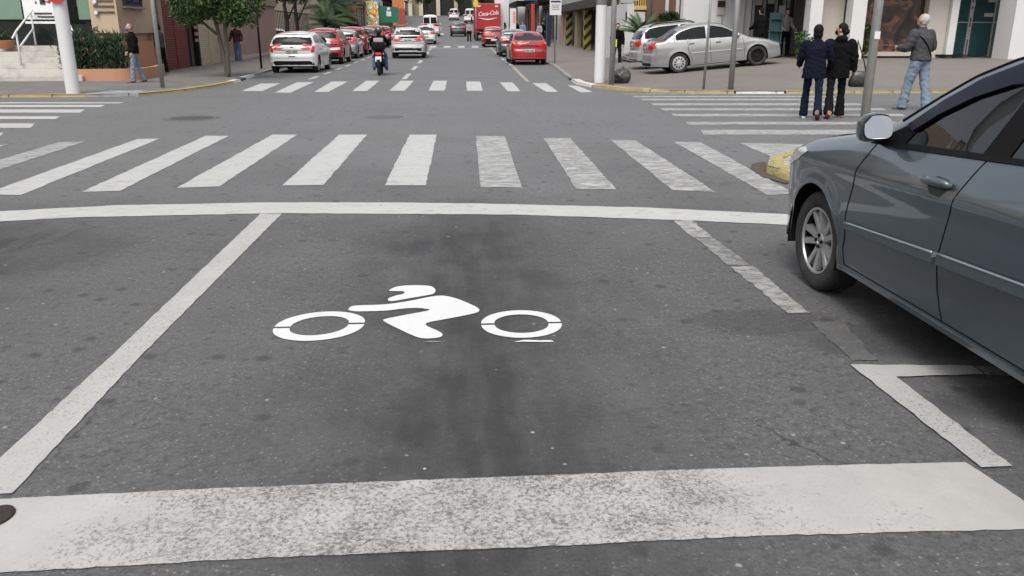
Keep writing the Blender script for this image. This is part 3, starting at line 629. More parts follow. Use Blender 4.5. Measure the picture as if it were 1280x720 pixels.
def wheel(root, x, y, r, w, style, seg=28, side=1, steer=0.):
    """tyre (the part) with a rim child; axis along x, outer face towards side"""
    Mx = Matrix.Translation((x, y, r)) @ Matrix.Rotation(steer, 4, 'Z') @ Matrix.Rotation(R(90) * side, 4, 'Y')
    ri = r * .655; h = w / 2
    mb = MB(); mb.smooth = True
    mb.lathe([(ri, -h * .8), (r * .80, -h), (r * .93, -h * .97), (r * .985, -h * .80), (r, -h * .55), (r, -h * .46), (r * .985, -h * .44), (r * .985, -h * .38), (r, -h * .36), (r, -.06 * h), (r * .985, -.04 * h), (r * .985, .04 * h), (r, .06 * h), (r, h * .36), (r * .985, h * .38), (r * .985, h * .44), (r, h * .46), (r, h * .55), (r * .985, h * .80), (r * .93, h * .97), (r * .90, h * 1.0), (r * .885, h * 1.015), (r * .80, h), (r * .70, h * .93), (ri, h * .8)], Mx, seg, True)
    t = mb.build('wheel', M_rub, root, autos=40)
    rb = MB(); rb.smooth = True
    rb.m = 1; rb.lathe([(ri * .98, h * .80), (ri * .98, -h * .2), (0, -h * .2)], Mx, seg, True)
    rb.m = 0; rb.lathe([(ri * 1.03, h * .78), (ri * 1.02, h * .90), (ri * .965, h * .90), (ri * .945, h * .78)], Mx, seg, True); rb.m = 1; rb.lathe([(ri * .945, h * .78), (ri * .92, h * .1)], Mx, seg, True); rb.m = 0
    if style == 'steel':
        rb.m = 1; rb.lathe([(ri * .92, h * .45), (ri * .7, h * .55), (ri * .45, h * .35), (ri * .25, h * .5), (0, h * .5)], Mx, seg, True)
    elif style == 'cap':
        rb.lathe([(ri * .98, h * .84), (ri * .9, h * .92), (ri * .3, h * .85), (ri * .2, h * .92), (0, h * .95)], Mx, seg, True)
        rb.m = 1
        for i in range(10):
            a = 2 * math.pi * i / 10; c = Mx @ Vector((ri * .68 * math.cos(a), ri * .68 * math.sin(a), h * .905))
            rb.lathe([(.0, .0), (ri * .11, .0), (ri * .09, .006), (0, .006)], Matrix.Translation(c) @ Mx.to_3x3().to_4x4() @ Matrix.Rotation(a, 4, 'Z') @ Matrix.Scale(2, 4, (1, 0, 0)), 10)
    else:
        rb.lathe([(ri * .24, h * .35), (ri * .25, h * .62), (ri * .2, h * .72), (ri * .12, h * .74), (ri * .11, h * .70), (0, h * .70)], Mx, 20, True)
        nsp = 5 if style == 'twin' else 7
        for i in range(nsp):
            for da in ((-.235, .235) if style == 'twin' else (0,)):
                a = 2 * math.pi * i / nsp + .3; a0 = a + da * 1.25; a1 = a + da * 1.0; wd = ri * (.092 if style == 'twin' else .13)
                p0 = Vector((ri * .18 * math.cos(a0), ri * .18 * math.sin(a0), 0)); p1 = Vector((ri * .95 * math.cos(a1), ri * .95 * math.sin(a1), 0))
                dd = (p1 - p0).normalized(); nn = Vector((-dd.y, dd.x, 0)); vs = []
                for p, z, k in ((p0, h * .64, 1.15), ((p0 + p1) / 2, h * .70, 1.), (p1, h * .80, 1.1)):
                    for sg, dz in ((-1.25, -.035), (-.85, 0), (.85, 0), (1.25, -.035)): vs.append(Mx @ (p + nn * wd * k * sg + Vector((0, 0, z + dz))))
                rb.add(vs, [(q * 4 + j, q * 4 + j + 1, q * 4 + j + 5, q * 4 + j + 4) for q in range(2) for j in range(3)])
        rb.m = 1
        for i in range(4):
            a = 2 * math.pi * i / 4; c = Mx @ Vector((ri * .175 * math.cos(a), ri * .175 * math.sin(a), h * .70)); rb.lathe([(.011, 0), (.011, .012), (0, .012)], Matrix.Translation(c) @ Mx.to_3x3().to_4x4(), 8)
    m0 = {'steel': M_dsteel, 'cap': M_capw}.get(style, M_alloy)
    rb.build('rim', [m0, M_dsteel], t, autos=35)
    return t
def std_mirror(b, root, q, z, m, side, far=.16):
    h = b.ray(q, z, side)
    if h is None: return
    p = h[0]; mb = MB(); mb.smooth = True
    c = (p.x + side * far * .62, p.y + .02, z + .06)
    mb.ball(c, (.105, .07, .075), 12, 8); o = mb.build('mirror', m, root)
    m2 = MB(); m2.tube([(p.x - side * .02, p.y + .03, z), (p.x + side * .06, p.y + .02, z + .02)], .025, 6); m2.build('mirror_arm', M_blk, o)
SPECS = {
 'hatch': dict(L=3.96, W=1.70, top=[(0, .50), (.05, .66), (.3, .78), (.8, .92), (1.02, 1.0), (1.8, 1.37), (2.2, 1.455), (2.8, 1.45), (3.42, 1.38), (3.58, 1.33), (3.80, 1.0), (3.90, .94), (3.96, .80)], belt=[(0, .8), (1, .92), (3.9, 1.03)], wb=2.53, fo=.82, wr=.30),
 'suv': dict(L=4.2, W=1.77, top=[(0, .60), (.05, .84), (.4, .95), (1.0, 1.06), (1.8, 1.49), (2.2, 1.57), (3.4, 1.55), (3.82, 1.49), (3.92, 1.40), (4.10, 1.08), (4.16, 1.0), (4.2, .85)], belt=[(0, .9), (1, 1.0), (4.1, 1.08)], wb=2.6, fo=.85, wr=.335, sill=.26),
 'sedan': dict(L=4.22, W=1.66, top=[(0, .45), (.05, .63), (.4, .79), (1.0, .92), (1.12, .97), (1.85, 1.37), (2.2, 1.45), (2.8, 1.44), (3.2, 1.345), (3.72, 1.05), (4.05, 1.03), (4.16, .97), (4.22, .80)], belt=[(0, .78), (1, .90), (4.1, .98)], wb=2.465, fo=.82, wr=.30),
 'van': dict(L=4.9, W=1.92, top=[(0, .6), (.1, .95), (.5, 1.12), (.8, 1.22), (1.5, 1.9), (1.9, 2.10), (3, 2.14), (4.7, 2.12), (4.82, 2.02), (4.87, 1.2), (4.9, .8)], belt=[(0, 1.0), (1, 1.15), (4.9, 1.2)], wb=2.9, fo=.95, wr=.33, tumble=.12, crown=.06),
 'minivan': dict(L=4.2, W=1.74, top=[(0, .6), (.08, .85), (.4, .98), (.9, 1.12), (1.7, 1.68), (2.1, 1.82), (3, 1.85), (4.0, 1.82), (4.12, 1.72), (4.17, 1.1), (4.2, .8)], belt=[(0, .95), (1, 1.05), (4.2, 1.1)], wb=2.6, fo=.85, wr=.31, tumble=.16),
}
def add_seams(b, root, segs, sides=(-1, 1), r=.0055):
    for sd in sides:
        for sg in segs: b.line('panel_seam', sg, sd, M_blk, root, r)
def car(kind, name, label, cat, loc, rz, pm, group=None, wheels='spoke', glass=None, detail=1, plate='grey', tail=None, tail_z=None, lower=None, rails=False, spare=False, rearwin=None, wiper=True, lower_m=None, spec=None, extra=None, hw=None, tilt=(0, 0), plate_z=None, sidewin=None, handle=None):
    sp = dict(SPECS[kind]); sp.update(spec or {}); b = Body(**sp)
    root = thing(name, label, cat, loc, rz, group)
    if tilt != (0, 0): root.rotation_euler = (tilt[0], tilt[1], rz)
    step = .05 if detail else .11
    b.build('body', pm, root, step, 14 if detail else 9, 5 if detail else 3)
    L, W = b.L, b.W; H = max(z for _, z in b.top); gl = glass or M_glass; seg = 28 if detail else 14
    for w in b.wheels:
        for sd in (-1, 1):
            wheel(root, sd * (W / 2 - .115), L / 2 - w, b.wr, .19, wheels if not (isinstance(wheels, tuple)) else wheels[b.wheels.index(w)], seg, sd)
    mb = MB()
    for w in b.wheels: mb.box((0, L / 2 - w, .48), (W - .46, 2 * b.Ra, .56))
    mb.box((0, 0, b.sill + .03), (W - .26, L - .5, .1)); mb.build('underbody', M_blk, root)
    # side windows follow belt and roof line
    bt = lambda q: lerp_tab(b.belt, q)
    rf = lambda q: b.edge(q) - .075
    if sidewin is None:
        s0 = next(q / 100 for q in range(100, 300) if rf(q / 100) > bt(q / 100) + .06)
        s3 = max(q / 100 for q in range(200, int(L * 100)) if rf(q / 100) > bt(q / 100) + .10)
        s1 = s0 + (s3 - s0) * .46; s2 = s1 + .09
        s3 -= .12
        def strip(a, c):
            k = 7; up = [(a + (c - a) * i / k, rf(a + (c - a) * i / k)) for i in range(k + 1)]
            return [(a, bt(a) + .02), (c, bt(c) + .02)] + [(q, max(z, bt(q) + .05)) for q, z in up[::-1]]
        sidewin = [strip(s0, s1), strip(s2, s3)]
    for sd in (-1, 1):
        for p in sidewin: b.patch('side_window', p, sd, M_glass, root, .003, .09)
    # windscreen and rear window
    q0 = next(q / 100 for q in range(60, 250) if b.te(q / 100) > bt(q / 100) + .10); zt_ = H - .10
    b.patch('windscreen', [(-W * .40, b.edge(q0) + .0), (W * .40, b.edge(q0) + .0), (W * .33, zt_ - .03), (W * .2, zt_ + .0), (-W * .2, zt_ + .0), (-W * .33, zt_ - .03)], 'f', M_glass, root, .003, .12)
    rw = rearwin or (bt(L - .2) + .02, H - .115, .43, .355)
    z0, z1, h0, h1 = rw
    poly = [(-W * h0 + .05, z0), (W * h0 - .05, z0), (W * h0, z0 + .06), (W * h1, z1 - .03), (W * h1 - .06, z1), (-W * h1 + .06, z1), (-W * h1, z1 - .03), (-W * h0, z0 + .06)]
    if kind in ('van', 'minivan'):
        for sg in (-1, 1): b.patch('rear_window', [(sg * .06, z0), (sg * W * h0, z0), (sg * W * h1, z1), (sg * .06, z1)], 'r', gl, root, .004, .1)
    else: b.patch('rear_window', poly, 'r', gl, root, .004, .1)
    if wiper and detail: b.line('rear_wiper', [(.0, z0 + .02), (-.28, z0 + .05)], 'r', M_blk, root, .012, .012)
    tz = tail_z or (bt(L - .1) - .24, bt(L - .1) + .02)
    for sg in (-1, 1):
        tp = tail or [(W * .36, tz[0] + .04), (W * .42, tz[0]), (W * .455, tz[0] + .1), (W * .445, tz[1]), (W * .40, tz[1]), (W * .37, tz[0] + .16)]
        o = b.patch('taillight', [(sg * x, z) for x, z in tp], 'r', M_red, root, .012, .05, .03)
        if False: b.patch('reversing_lens', [(sg * W * .40, tz[0] + .06), (sg * W * .435, tz[0] + .06), (sg * W * .435, tz[0] + .11), (sg * W * .40, tz[0] + .11)], 'r', M_clear, o or root, .016, .05)
        # wrap onto the flank
        b.patch('taillight', [(L - .24, tz[0] + .08), (L - .07, tz[0] + .02), (L - .07, tz[1] - .01), (L - .20, tz[1] - .03)], sg, M_red, root, .008, .05, .02)
        b.patch('headlight', [(.10, .60), (.45, .72), (.42, .80), (.2, .76), (.08, .68)], sg, M_clear, root, .006, .07, .02)
    lz = lower or (b.sill + b.under, .36)
    b.patch('lower_bumper', [(-W * .46, lz[0] + .02), (W * .46, lz[0] + .02), (W * .44, lz[1] - .06), (W * .36, lz[1]), (-W * .36, lz[1]), (-W * .44, lz[1] - .06)], 'r', lower_m or M_blk, root, .006, .12)
    pz = plate_z or tz[0] + .04
    h = b.ray(0, pz, 'r')
    if h:
        mb = MB(); mb.box((0, h[0].y - .012, pz), (.42, .02, .135), bev=.006); po = mb.build('number_plate', M_platew if plate == 'white' else M_plate, root)
        mb = MB()
        for i in range(7):
            if i != 3: mb.box((-.155 + i * .052, h[0].y - .0235, pz - .01), (.034, .003, .06))
        mb.build('plate_marks', M_ink, po)
    if detail:
        add_seams(b, root, [[(1.25, b.sill + .12), (1.22, .6), (1.3, bt(1.3) - .01)], [(2.28, b.sill + .06), (2.30, bt(2.3))], [(3.0, bt(3) - .0), (2.98, .62), (2.86, b.sill + .1)]])
        for sd in (-1, 1):
            for q in (2.12, 2.95): b.line('door_handle', [(q, bt(q) - .11), (q - .15, bt(q) - .115)], sd, handle or pm, root, .014, .014)
        b.line('tailgate_seam', [(-W * .36, tz[0] - .10), (W * .36, tz[0] - .10)], 'r', M_blk, root, .004)
        b.line('tailgate_seam', [(-W * .44, lz[1] + .10), (W * .44, lz[1] + .10)], 'r', M_blk, root, .004)
        h = b.ray(0, z0 - .07, 'r')
        if h: mb = MB(); mb.box((0, h[0].y - .006, z0 - .07), (.09, .012, .05), bev=.01); mb.build('badge', M_chrome, root)
        h = b.ray(0, z1 + .05, 'r')
        if h: mb = MB(); mb.box((0, h[0].y, z1 + .045), (.22, .04, .025), bev=.008); mb.build('brake_light', M_red, root)
    for sd in (-1, 1): std_mirror(b, root, q0 + .28, bt(q0 + .3) + .0, pm, sd)
    if rails:
        for sd in (-1, 1):
            P = []
            for i in range(12):
                q = 1.95 + (L - .55 - 1.95) * i / 11; h = b.ray(sd * W * .335, q, 't'); P.append(h[0] + Vector((0, 0, -.005 if i in (0, 11) else .05)))
            mb = MB(); mb.smooth = True; mb.tube(P, .02, 6); mb.build('roof_rail', M_capw if rails == 'silver' else M_blk, root)
    if spare:
        Mx = Matrix.Translation((-.05, -L / 2 - .10, .86)) @ Matrix.Rotation(R(90), 4, 'X')
        mb = MB(); mb.smooth = True; mb.lathe([(.0, -.1), (.30, -.1), (.33, -.06), (.335, .06), (.30, .10), (.24, .115), (.22, .10), (.0, .10)], Mx, 28); so = mb.build('spare_wheel', M_blk, root, autos=40)
        mb = MB(); mb.smooth = True; mb.lathe([(.20, .10), (.19, .125), (0, .13)], Mx, 24); mb.build('spare_cover', M_dsteel, so, autos=40)
    if extra: extra(b, root)
    return b, root
# ---- the dark grey-green hatchback beside the camera
M_hero = mat('metallic_grey_green_paint', (.084, .110, .129), .34, .62, var=.05, scale=240, coat=1., detail=2); M_hero.node_tree.nodes['Principled BSDF'].inputs['Coat Roughness'].default_value = .04
M_herom = mat('moulding_grey_green', (.085, .112, .122), .42, .45, var=.05, scale=240, coat=.6)
M_edge = mat('painted_moulding_highlight', (.30, .34, .36), .28, .6, var=.05)  # pale strip colour stands in for light on the moulding's top edge
def hero():
    b = Body(L=3.996, W=1.70, top=[(0, .50), (.03, .62), (.12, .74), (.3, .84), (.6, .925), (.95, .985), (1.15, 1.02), (1.45, 1.13), (1.9, 1.375), (2.3, 1.505), (2.7, 1.55), (3.1, 1.545), (3.55, 1.48), (3.72, 1.40), (3.90, 1.02), (3.97, .9), (3.996, .6)],
             belt=[(0, .80), (.9, .885), (1.45, .945), (2.2, .985), (3.9, 1.05)], wb=2.543, fo=.82, wr=.294, sill=.225, tumble=.29, crown=.055, zmax=.58, fa=(.20, .62), arch=.048, flare=.012, bstep=0., shoulder=1.1,
             creases=((.80, .03, .010, .05), (.40, .0, -.012, .07)))
    root = thing('parked_car', 'dark metallic grey-green hatchback close by at the right edge of the photo', 'car', (2.12 + .80, 5.46 - 1.998, 0), R(-.3), None)
    win1 = [(1.53, .955), (2.20, .995), (2.375, 1.345), (2.2, 1.33), (2.0, 1.262), (1.8, 1.163), (1.62, 1.04)]
    win2 = [(2.33, 1.0), (3.05, 1.035), (3.18, 1.10), (3.12, 1.33), (2.8, 1.37), (2.485, 1.36)]
    def grow(p, d):
        cx = sum(q[0] for q in p) / len(p); cz = sum(q[1] for q in p) / len(p)
        return [(x + d * (x - cx) / max(.05, math.hypot(x - cx, z - cz)), z + d * (z - cz) / max(.05, math.hypot(x - cx, z - cz))) for x, z in p]
    b.build('body', M_hero, root, .02, 44, 8, holes=(grow(win1, -.015), grow(win2, -.015)))
    for w in b.wheels:
        for sd in (-1, 1): wheel(root, sd * (.85 - .125), 1.998 - w, .294, .188, 'twin', 48, sd, R(2) if w < 2 else 0)
    mb = MB()
    for w in b.wheels: mb.box((0, 1.998 - w, .50), (1.22, 2 * b.Ra + .1, .5))
    mb.box((0, 0, .25), (1.52, 3.5, .1)); mb.build('underbody', M_blk, root)
    for w in b.wheels:      # wheel-well liners
        for sd in (-1, 1):
            vs = []; k = 20
            for i in range(k + 1):
                a = math.pi * (-.08 + 1.16 * i / k); r = b.Ra + .004
                for x in (.58, .845): vs.append((sd * x, 1.998 - w + r * math.cos(a), .294 + r * math.sin(a)))
            mb = MB(); mb.smooth = True; mb.add(vs, [(2 * i, 2 * i + 1, 2 * i + 3, 2 * i + 2) for i in range(k)]); 
            a = [Vector(v) * 1 for v in vs]
            mb.build('wheel_well', M_blk, root)
    g = bpy.data.materials.new('tinted_car_glass'); g.use_nodes = True; n = g.node_tree.nodes; l = g.node_tree.links
    tr = n.new('ShaderNodeBsdfTransparent'); tr.inputs[0].default_value = (.13, .15, .16, 1); gs = n.new('ShaderNodeBsdfGlossy'); gs.inputs['Roughness'].default_value = .01; gs.inputs[0].default_value = (.9, .95, 1, 1)
    fr = n.new('ShaderNodeFresnel'); fr.inputs[0].default_value = 1.65; mx = n.new('ShaderNodeMixShader')
    l.new(fr.outputs[0], mx.inputs[0]); l.new(tr.outputs[0], mx.inputs[1]); l.new(gs.outputs[0], mx.inputs[2]); l.new(mx.outputs[0], n['Material Output'].inputs[0])
    M_in = mat('dark_interior', (.022, .023, .025), .8, var=.2, scale=9); M_seat = mat('seat_cloth', (.09, .09, .092), .9, var=.2, scale=30, bump=.2)
    for sd in (-1, 1):
        # black surround (B-pillar, frame, corner triangle), then glass, then the smoked rain deflector along the top
        for p in ([(1.31, .93), (1.60, .945), (1.72, 1.085), (1.62, 1.06), (1.46, .995)], [(2.19, .985), (2.35, .99), (2.50, 1.375), (2.36, 1.36)], [(1.53, .935), (3.08, 1.022), (3.07, 1.042), (1.53, .963)]):
            b.patch('window_frame', p, sd, M_blk, root, .006, .035, .03)
        b.patch('side_window', win1, sd, g, root, .001, .05, .002); b.patch('side_window', win2, sd, g, root, .001, .05, .002)
        b.patch('rain_deflector', [(1.60, 1.05), (1.8, 1.178), (2.0, 1.28), (2.2, 1.349), (2.42, 1.372), (2.40, 1.295), (2.2, 1.268), (2.0, 1.205), (1.8, 1.112), (1.66, 1.025)], sd, mat('smoked_acrylic', (.006, .009, .02), .12, spec=.22, var=.1), root, .020, .04, .016)
        b.patch('rain_deflector', [(2.475, 1.378), (2.8, 1.395), (3.12, 1.35), (3.12, 1.29), (2.8, 1.325), (2.455, 1.305)], sd, MATS['smoked_acrylic'], root, .020, .05, .016)
        for q in ([(1.385, .955), (1.30, .80), (1.235, .55), (1.22, .36), (1.25, .262)], [(2.24, .99), (2.17, .80), (2.125, .55), (2.13, .40), (2.20, .272)], [(3.12, 1.03), (3.16, .85), (3.02, .66), (2.94, .45), (2.86, .272)], [(1.25, .268), (2.2, .275), (2.86, .275)]):
            b.line('panel_seam', q, sd, M_blk, root, .0038, -.0005, .03)
        b.line('roof_gutter', [(1.50, 1.06), (1.7, 1.185), (1.9, 1.29), (2.1, 1.365), (2.3, 1.415), (2.7, 1.455), (3.2, 1.44)], sd, M_blk, root, .007, .001, .04)
        b.patch('side_moulding', [(1.262, .475), (1.27, .507), (2.105, .563), (2.118, .545), (2.115, .517)], sd, M_herom, root, .022, .03, .024)
        b.patch('side_moulding', [(2.147, .519), (2.147, .566), (2.80, .600), (2.78, .553)], sd, M_herom, root, .022, .03, .024)
        b.line('moulding_highlight_strip', [(1.266, .507), (2.11, .562)], sd, M_edge, root, .006, .020, .06); b.line('moulding_highlight_strip', [(2.15, .566), (2.79, .600)], sd, M_edge, root, .006, .020, .06)
        b.patch('sill_skirt', [(1.20, .222), (2.95, .222), (2.95, .262), (1.20, .258)], sd, M_herom, root, .014, .05, .02)
        # headlight sweeping back over the wing
        hl = b.patch('headlight', [(.10, .60), (.30, .655), (.55, .74), (.66, .80), (.60, .815), (.42, .785), (.22, .725), (.08, .67)], sd, M_clear, root, .006, .035, .02)
        # handle: flat patch with the recess's shade painted in, and a bar
        b.patch('handle_recess', [(1.95, .83), (1.99, .798), (2.07, .795), (2.10, .83), (2.08, .872), (1.99, .875)], sd, mat('painted_recess_shade', (.018, .024, .028), .5, .1), root, .0015, .02, .004)
        P = [b.ray(q, z, sd) for q, z in ((1.93, .842), (1.95, .843), (2.0, .845), (2.06, .847), (2.11, .849), (2.13, .850))]
        mb = MB(); mb.smooth = True; mb.tube([p[0] + p[1] * o for p, o in zip(P, (.004, .022, .032, .033, .025, .004))], [.012, .018, .02, .02, .018, .012], 10); mb.build('door_handle', M_herom, root)
        # mirror: shell, glass, foot
        p = b.ray(1.47, .965, sd)[0]; mb = MB(); mb.smooth = True
        prof = [(-.06, .25), (-.045, .62), (-.015, .88), (.02, 1.), (.05, .98), (.06, .94)]
        vs = []; nn = 28; c = Vector((p.x + sd * .092, p.y + .03, 1.03))
        def se(a, e=.62): return math.copysign(abs(math.cos(a)) ** e, math.cos(a)), math.copysign(abs(math.sin(a)) ** e, math.sin(a))
        for dy, k in prof:
            for j in range(nn):
                u, v = se(2 * math.pi * j / nn); x = u * .076 * k; z = v * .069 * k - .012 * (1 if u * 1 > 0 else 0) * u
                vs.append((c.x + sd * x, c.y - dy, c.z + z + .10 * 0))
        fs = [(i * nn + j, i * nn + (j + 1) % nn, (i + 1) * nn + (j + 1) % nn, (i + 1) * nn + j) for i in range(len(prof) - 1) for j in range(nn)] + [tuple(range(nn)), tuple(range((len(prof) - 1) * nn, len(prof) * nn))[::-1]]
        mb.add(vs, fs); mo = mb.build('mirror', mat('mirror_shell_paint', (.035, .045, .052), .3, .3, coat=1.), root, autos=40)
        mb = MB(); gl = []
        for j in range(nn):
            u, v = se(2 * math.pi * j / nn); gl.append((c.x + sd * u * .061, c.y - .062 + v * .066 * .22 - u * sd * sd * .0 + u * .079 * .21 - .020, c.z + .004 + v * .054 - .012 * max(0, u) * u))
        mb.add(gl, [tuple(range(nn))]); mb.add([(x, y + .004, z) for x, y, z in gl], [tuple(range(nn))[::-1]]); mb.build('mirror_glass', M_mirror, mo)
        mb = MB(); mb.smooth = True; mb.tube([(p.x - sd * .02, p.y + .05, .965), (p.x + sd * .03, p.y + .045, .975), (p.x + sd * .08, p.y + .035, 1.0)], [.045, .035, .03], 10); mb.build('mirror_foot', M_blk, mo)
    W = b.W
    b.patch('windscreen', [(-.66, 1.0), (.66, 1.0), (.60, 1.24), (.52, 1.44), (-.52, 1.44), (-.60, 1.2)], 'f', M_glass, root, .004, .08)
    b.patch('rear_window', [(-.60, 1.06), (.60, 1.06), (.56, 1.32), (-.56, 1.32)], 'r', M_glass, root, .004, .1)
    b.patch('front_grille', [(-.45, .28), (.45, .28), (.50, .56), (-.50, .56)], 'f', M_blk, root, .004, .08)
    for sd in (-1, 1): b.patch('taillight', [(sd * .50, .75), (sd * .72, .74), (sd * .70, 1.0), (sd * .58, .98)], 'r', M_red, root, .01, .06, .02)
    h = b.ray(0, .5, 'f'); mb = MB(); mb.box((0, h[0].y + .012, .5), (.40, .02, .13), bev=.006); mb.build('number_plate', M_plate, root)
    b.line('hood_seam', [(-.70, .62), (-.66, .80)], 'f', M_blk, root, .004); 
    for sd in (-1, 1):
        P = [b.ray(sd * (.62 + .09 * sstep(.3, 1.1, q)), q, 't') for q in (.30, .5, .7, .9, 1.05, 1.2)]
        mb = MB(); mb.tube([p[0] for p in P if p], .004, 6); mb.build('hood_seam', M_blk, root)
    # cabin: floor box, dashboard, seats, steering wheel, paper sun shade on the dash
    mb = MB(); mb.box((0, -.05, .52), (1.3, 2.6, .3)); mb.box((0, .72, .82), (1.28, .34, .22), bev=.05); mb.build('dashboard', M_in, root, autos=40)
    for sx in (-.36, .36):
        for y0 in (-.12, -.98):
            mb = MB(); mb.box((sx, y0 + .18, .62), (.50, .52, .16), bev=.05); mb.box((sx, y0 - .14, .86), (.48, .15, .56), rx=R(-14), bev=.06); mb.box((sx, y0 - .24, 1.19), (.27, .09, .16), rx=R(-10), bev=.04); mb.build('seat', M_seat, root, autos=40)
    mb = MB(); mb.smooth = True; Mw = Matrix.Translation((-.36, .40, .93)) @ Matrix.Rotation(R(62), 4, 'X')
    mb.tube([Mw @ Vector((.185 * math.cos(2 * math.pi * i / 24), .185 * math.sin(2 * math.pi * i / 24), 0)) for i in range(25)], .016, 8); mb.build('steering_wheel', M_in, root)
    M_sh = mat('reflective_screen_shade', (.62, .63, .64), .35, .3, var=.1, scale=5)
    mb = MB(); mb.box((-.30, .60, .99), (.34, .012, .19), rx=R(-38), rz=R(8), bev=.005); mb.build('screen_shade', M_sh, root)
    return b, root
hero()
# ---------------------------------------------------------------- buildings
M_beige = mat('beige_render', (.46, .35, .245), .85, var=.08, scale=1.2, bump=.15, dirt=(.3, .22, .15, .35), dscale=.8)
M_orange = mat('orange_render', (.44, .225, .135), .8, var=.08, scale=1.5, bump=.15, dirt=(.28, .13, .075, .4), dscale=.9)
M_mauve = mat('mauve_render', (.285, .195, .165), .85, var=.08, scale=1.2, bump=.15, dirt=(.2, .14, .12, .4), dscale=.7)
M_white = mat('white_render', (.58, .575, .56), .75, var=.05, scale=1.2, bump=.1, dirt=(.48, .47, .45, .35), dscale=.7)
M_cream = mat('cream_render', (.52, .46, .36), .8, var=.08, scale=1.5, dirt=(.3, .26, .2, .4), dscale=.8)
M_greyw = mat('grey_render', (.34, .33, .32), .85, var=.1, scale=1.2, dirt=(.2, .19, .18, .5), dscale=.6)
M_taupe = mat('taupe_render', (.44, .40, .35), .85, var=.08, scale=1.2, dirt=(.3, .27, .24, .4), dscale=.6)
M_dark = mat('dark_recess', (.016, .015, .014), .85, var=.3, scale=2); M_dkbrown = mat('dark_brown_wood', (.055, .033, .022), .7, var=.3, scale=6, aniso=(1, 1, 8))
M_conc = mat('grey_concrete', (.27, .265, .255), .85, var=.14, scale=3, bump=.3, dirt=(.15, .145, .14, .5), dscale=1.2)
M_galv = mat('galvanised_steel', (.34, .345, .34), .5, .55, var=.15, scale=7, dirt=(.2, .2, .195, .5), dscale=3)
M_wpaint = mat('white_paint', (.60, .60, .595), .5, var=.04, scale=5, dirt=(.58, .57, .55, .4), dscale=1.6)
M_ggreen = mat('green_film_glass', (.15, .235, .165), .2, var=.35, scale=.9, coat=.5)
M_stone = mat('pale_stone_steps', (.47, .45, .41), .8, var=.1, scale=3, dirt=(.2, .19, .17, .6), dscale=2.2)
M_win = mat('window_pane', (.03, .04, .042), .06, var=.5, scale=1.3, spec=.7, coat=.4)
def shutter_mat(name, c, lines=11., vert=False):
    m = mat(name, c, .55, .2, var=.1, scale=3, dirt=tuple(q * .45 for q in c) + (.5,), dscale=1.5)
    n = m.node_tree.nodes; l = m.node_tree.links; b = n['Principled BSDF']; t = n.new('ShaderNodeTexCoord'); w = n.new('ShaderNodeTexWave'); w.bands_direction = 'X' if vert else 'Z'
    w.inputs['Scale'].default_value = lines / 6.283 * 3.1416; l.new(t.outputs['Object'], w.inputs['Vector'])
    bp = n.new('ShaderNodeBump'); bp.inputs['Strength'].default_value = .9; bp.inputs['Distance'].default_value = .03; l.new(w.outputs['Fac'], bp.inputs['Height']); l.new(bp.outputs[0], b.inputs['Normal']); return m
def slats(mb, axis, fixed, a0, a1, z0, z1, pitch, depth):
    """corrugated roller shutter: real horizontal slats. axis 'y' runs along y at x = fixed facing +x; 'x' runs along x facing -y"""
    n = int((z1 - z0) / pitch); prof = []
    for i in range(n):
        z = z0 + i * pitch; prof += [(0, z), (depth, z + pitch * .18), (depth, z + pitch * .72), (0, z + pitch * .86)]
    prof.append((0, z0 + n * pitch)); vs = []
    for d, z in prof: vs += ([(fixed + d, a0, z), (fixed + d, a1, z)] if axis == 'y' else [(a0, fixed - d, z), (a1, fixed - d, z)])
    mb.add(vs, [(2 * i, 2 * i + 1, 2 * i + 3, 2 * i + 2) for i in range(len(prof) - 1)])
def window(root, c, w, h, face, m_frame, name='window', bars=1, sill=True):
    """face: '+x','-x','-y' outward direction; frame, pane and sill"""
    def B(mb, u, d, z, su, sd, sz, bev=0):
        if face == '-y': mb.box((c[0] + u, c[1] - d, c[2] + z), (su, sd, sz), bev=bev)
        else: sg = 1 if face == '+x' else -1; mb.box((c[0] + sg * d, c[1] + u, c[2] + z), (sd, su, sz), bev=bev)
    mb = MB(); t = .06
    B(mb, 0, .03, h / 2, w + t, .08, t); B(mb, 0, .03, -h / 2, w + t, .08, t)
    for sg in (-1, 1): B(mb, sg * w / 2, .03, 0, t, .08, h - t - .004)
    for i in range(bars): B(mb, -w / 2 + w * (i + 1) / (bars + 1), .025, 0, .035, .05, h - t - .004)
    f = mb.build(name, m_frame, root)
    mb = MB(); B(mb, 0, .012, 0, w - .05, .02, h - .05); mb.build('pane', M_win, f)
    if sill: mb = MB(); B(mb, 0, .06, -h / 2 - .07, w + .24, .14, .06, .01); mb.build('sill', M_conc, f)
    return f
# --- corner building on the far left
cb = thing('corner_building', 'beige and orange corner building with green glass front and white stair rails', 'building', (.42, .75, 0))
Z0 = SW
mb = MB(); mb.box((-16.8, 29.6, 3.5), (11.8, 1.7, 7)); mb.box((-10.90, 28.78, 4.2), (.35, 3.5, 5.6)); mb.box((-11.13, 27.15, 4.2), (.81, .3, 5.6)); mb.build('wall', M_beige, cb)
mb = MB(); mb.box((-10.89, 28.78, .60), (.39, 3.52, 1.1)); mb.box((-11.14, 27.14, .60), (.84, .34, 1.1)); mb.build('wall_base', M_orange, cb)
window(cb, (-10.725, 28.35, 3.0), 1.5, 1.5, '+x', M_dkbrown)
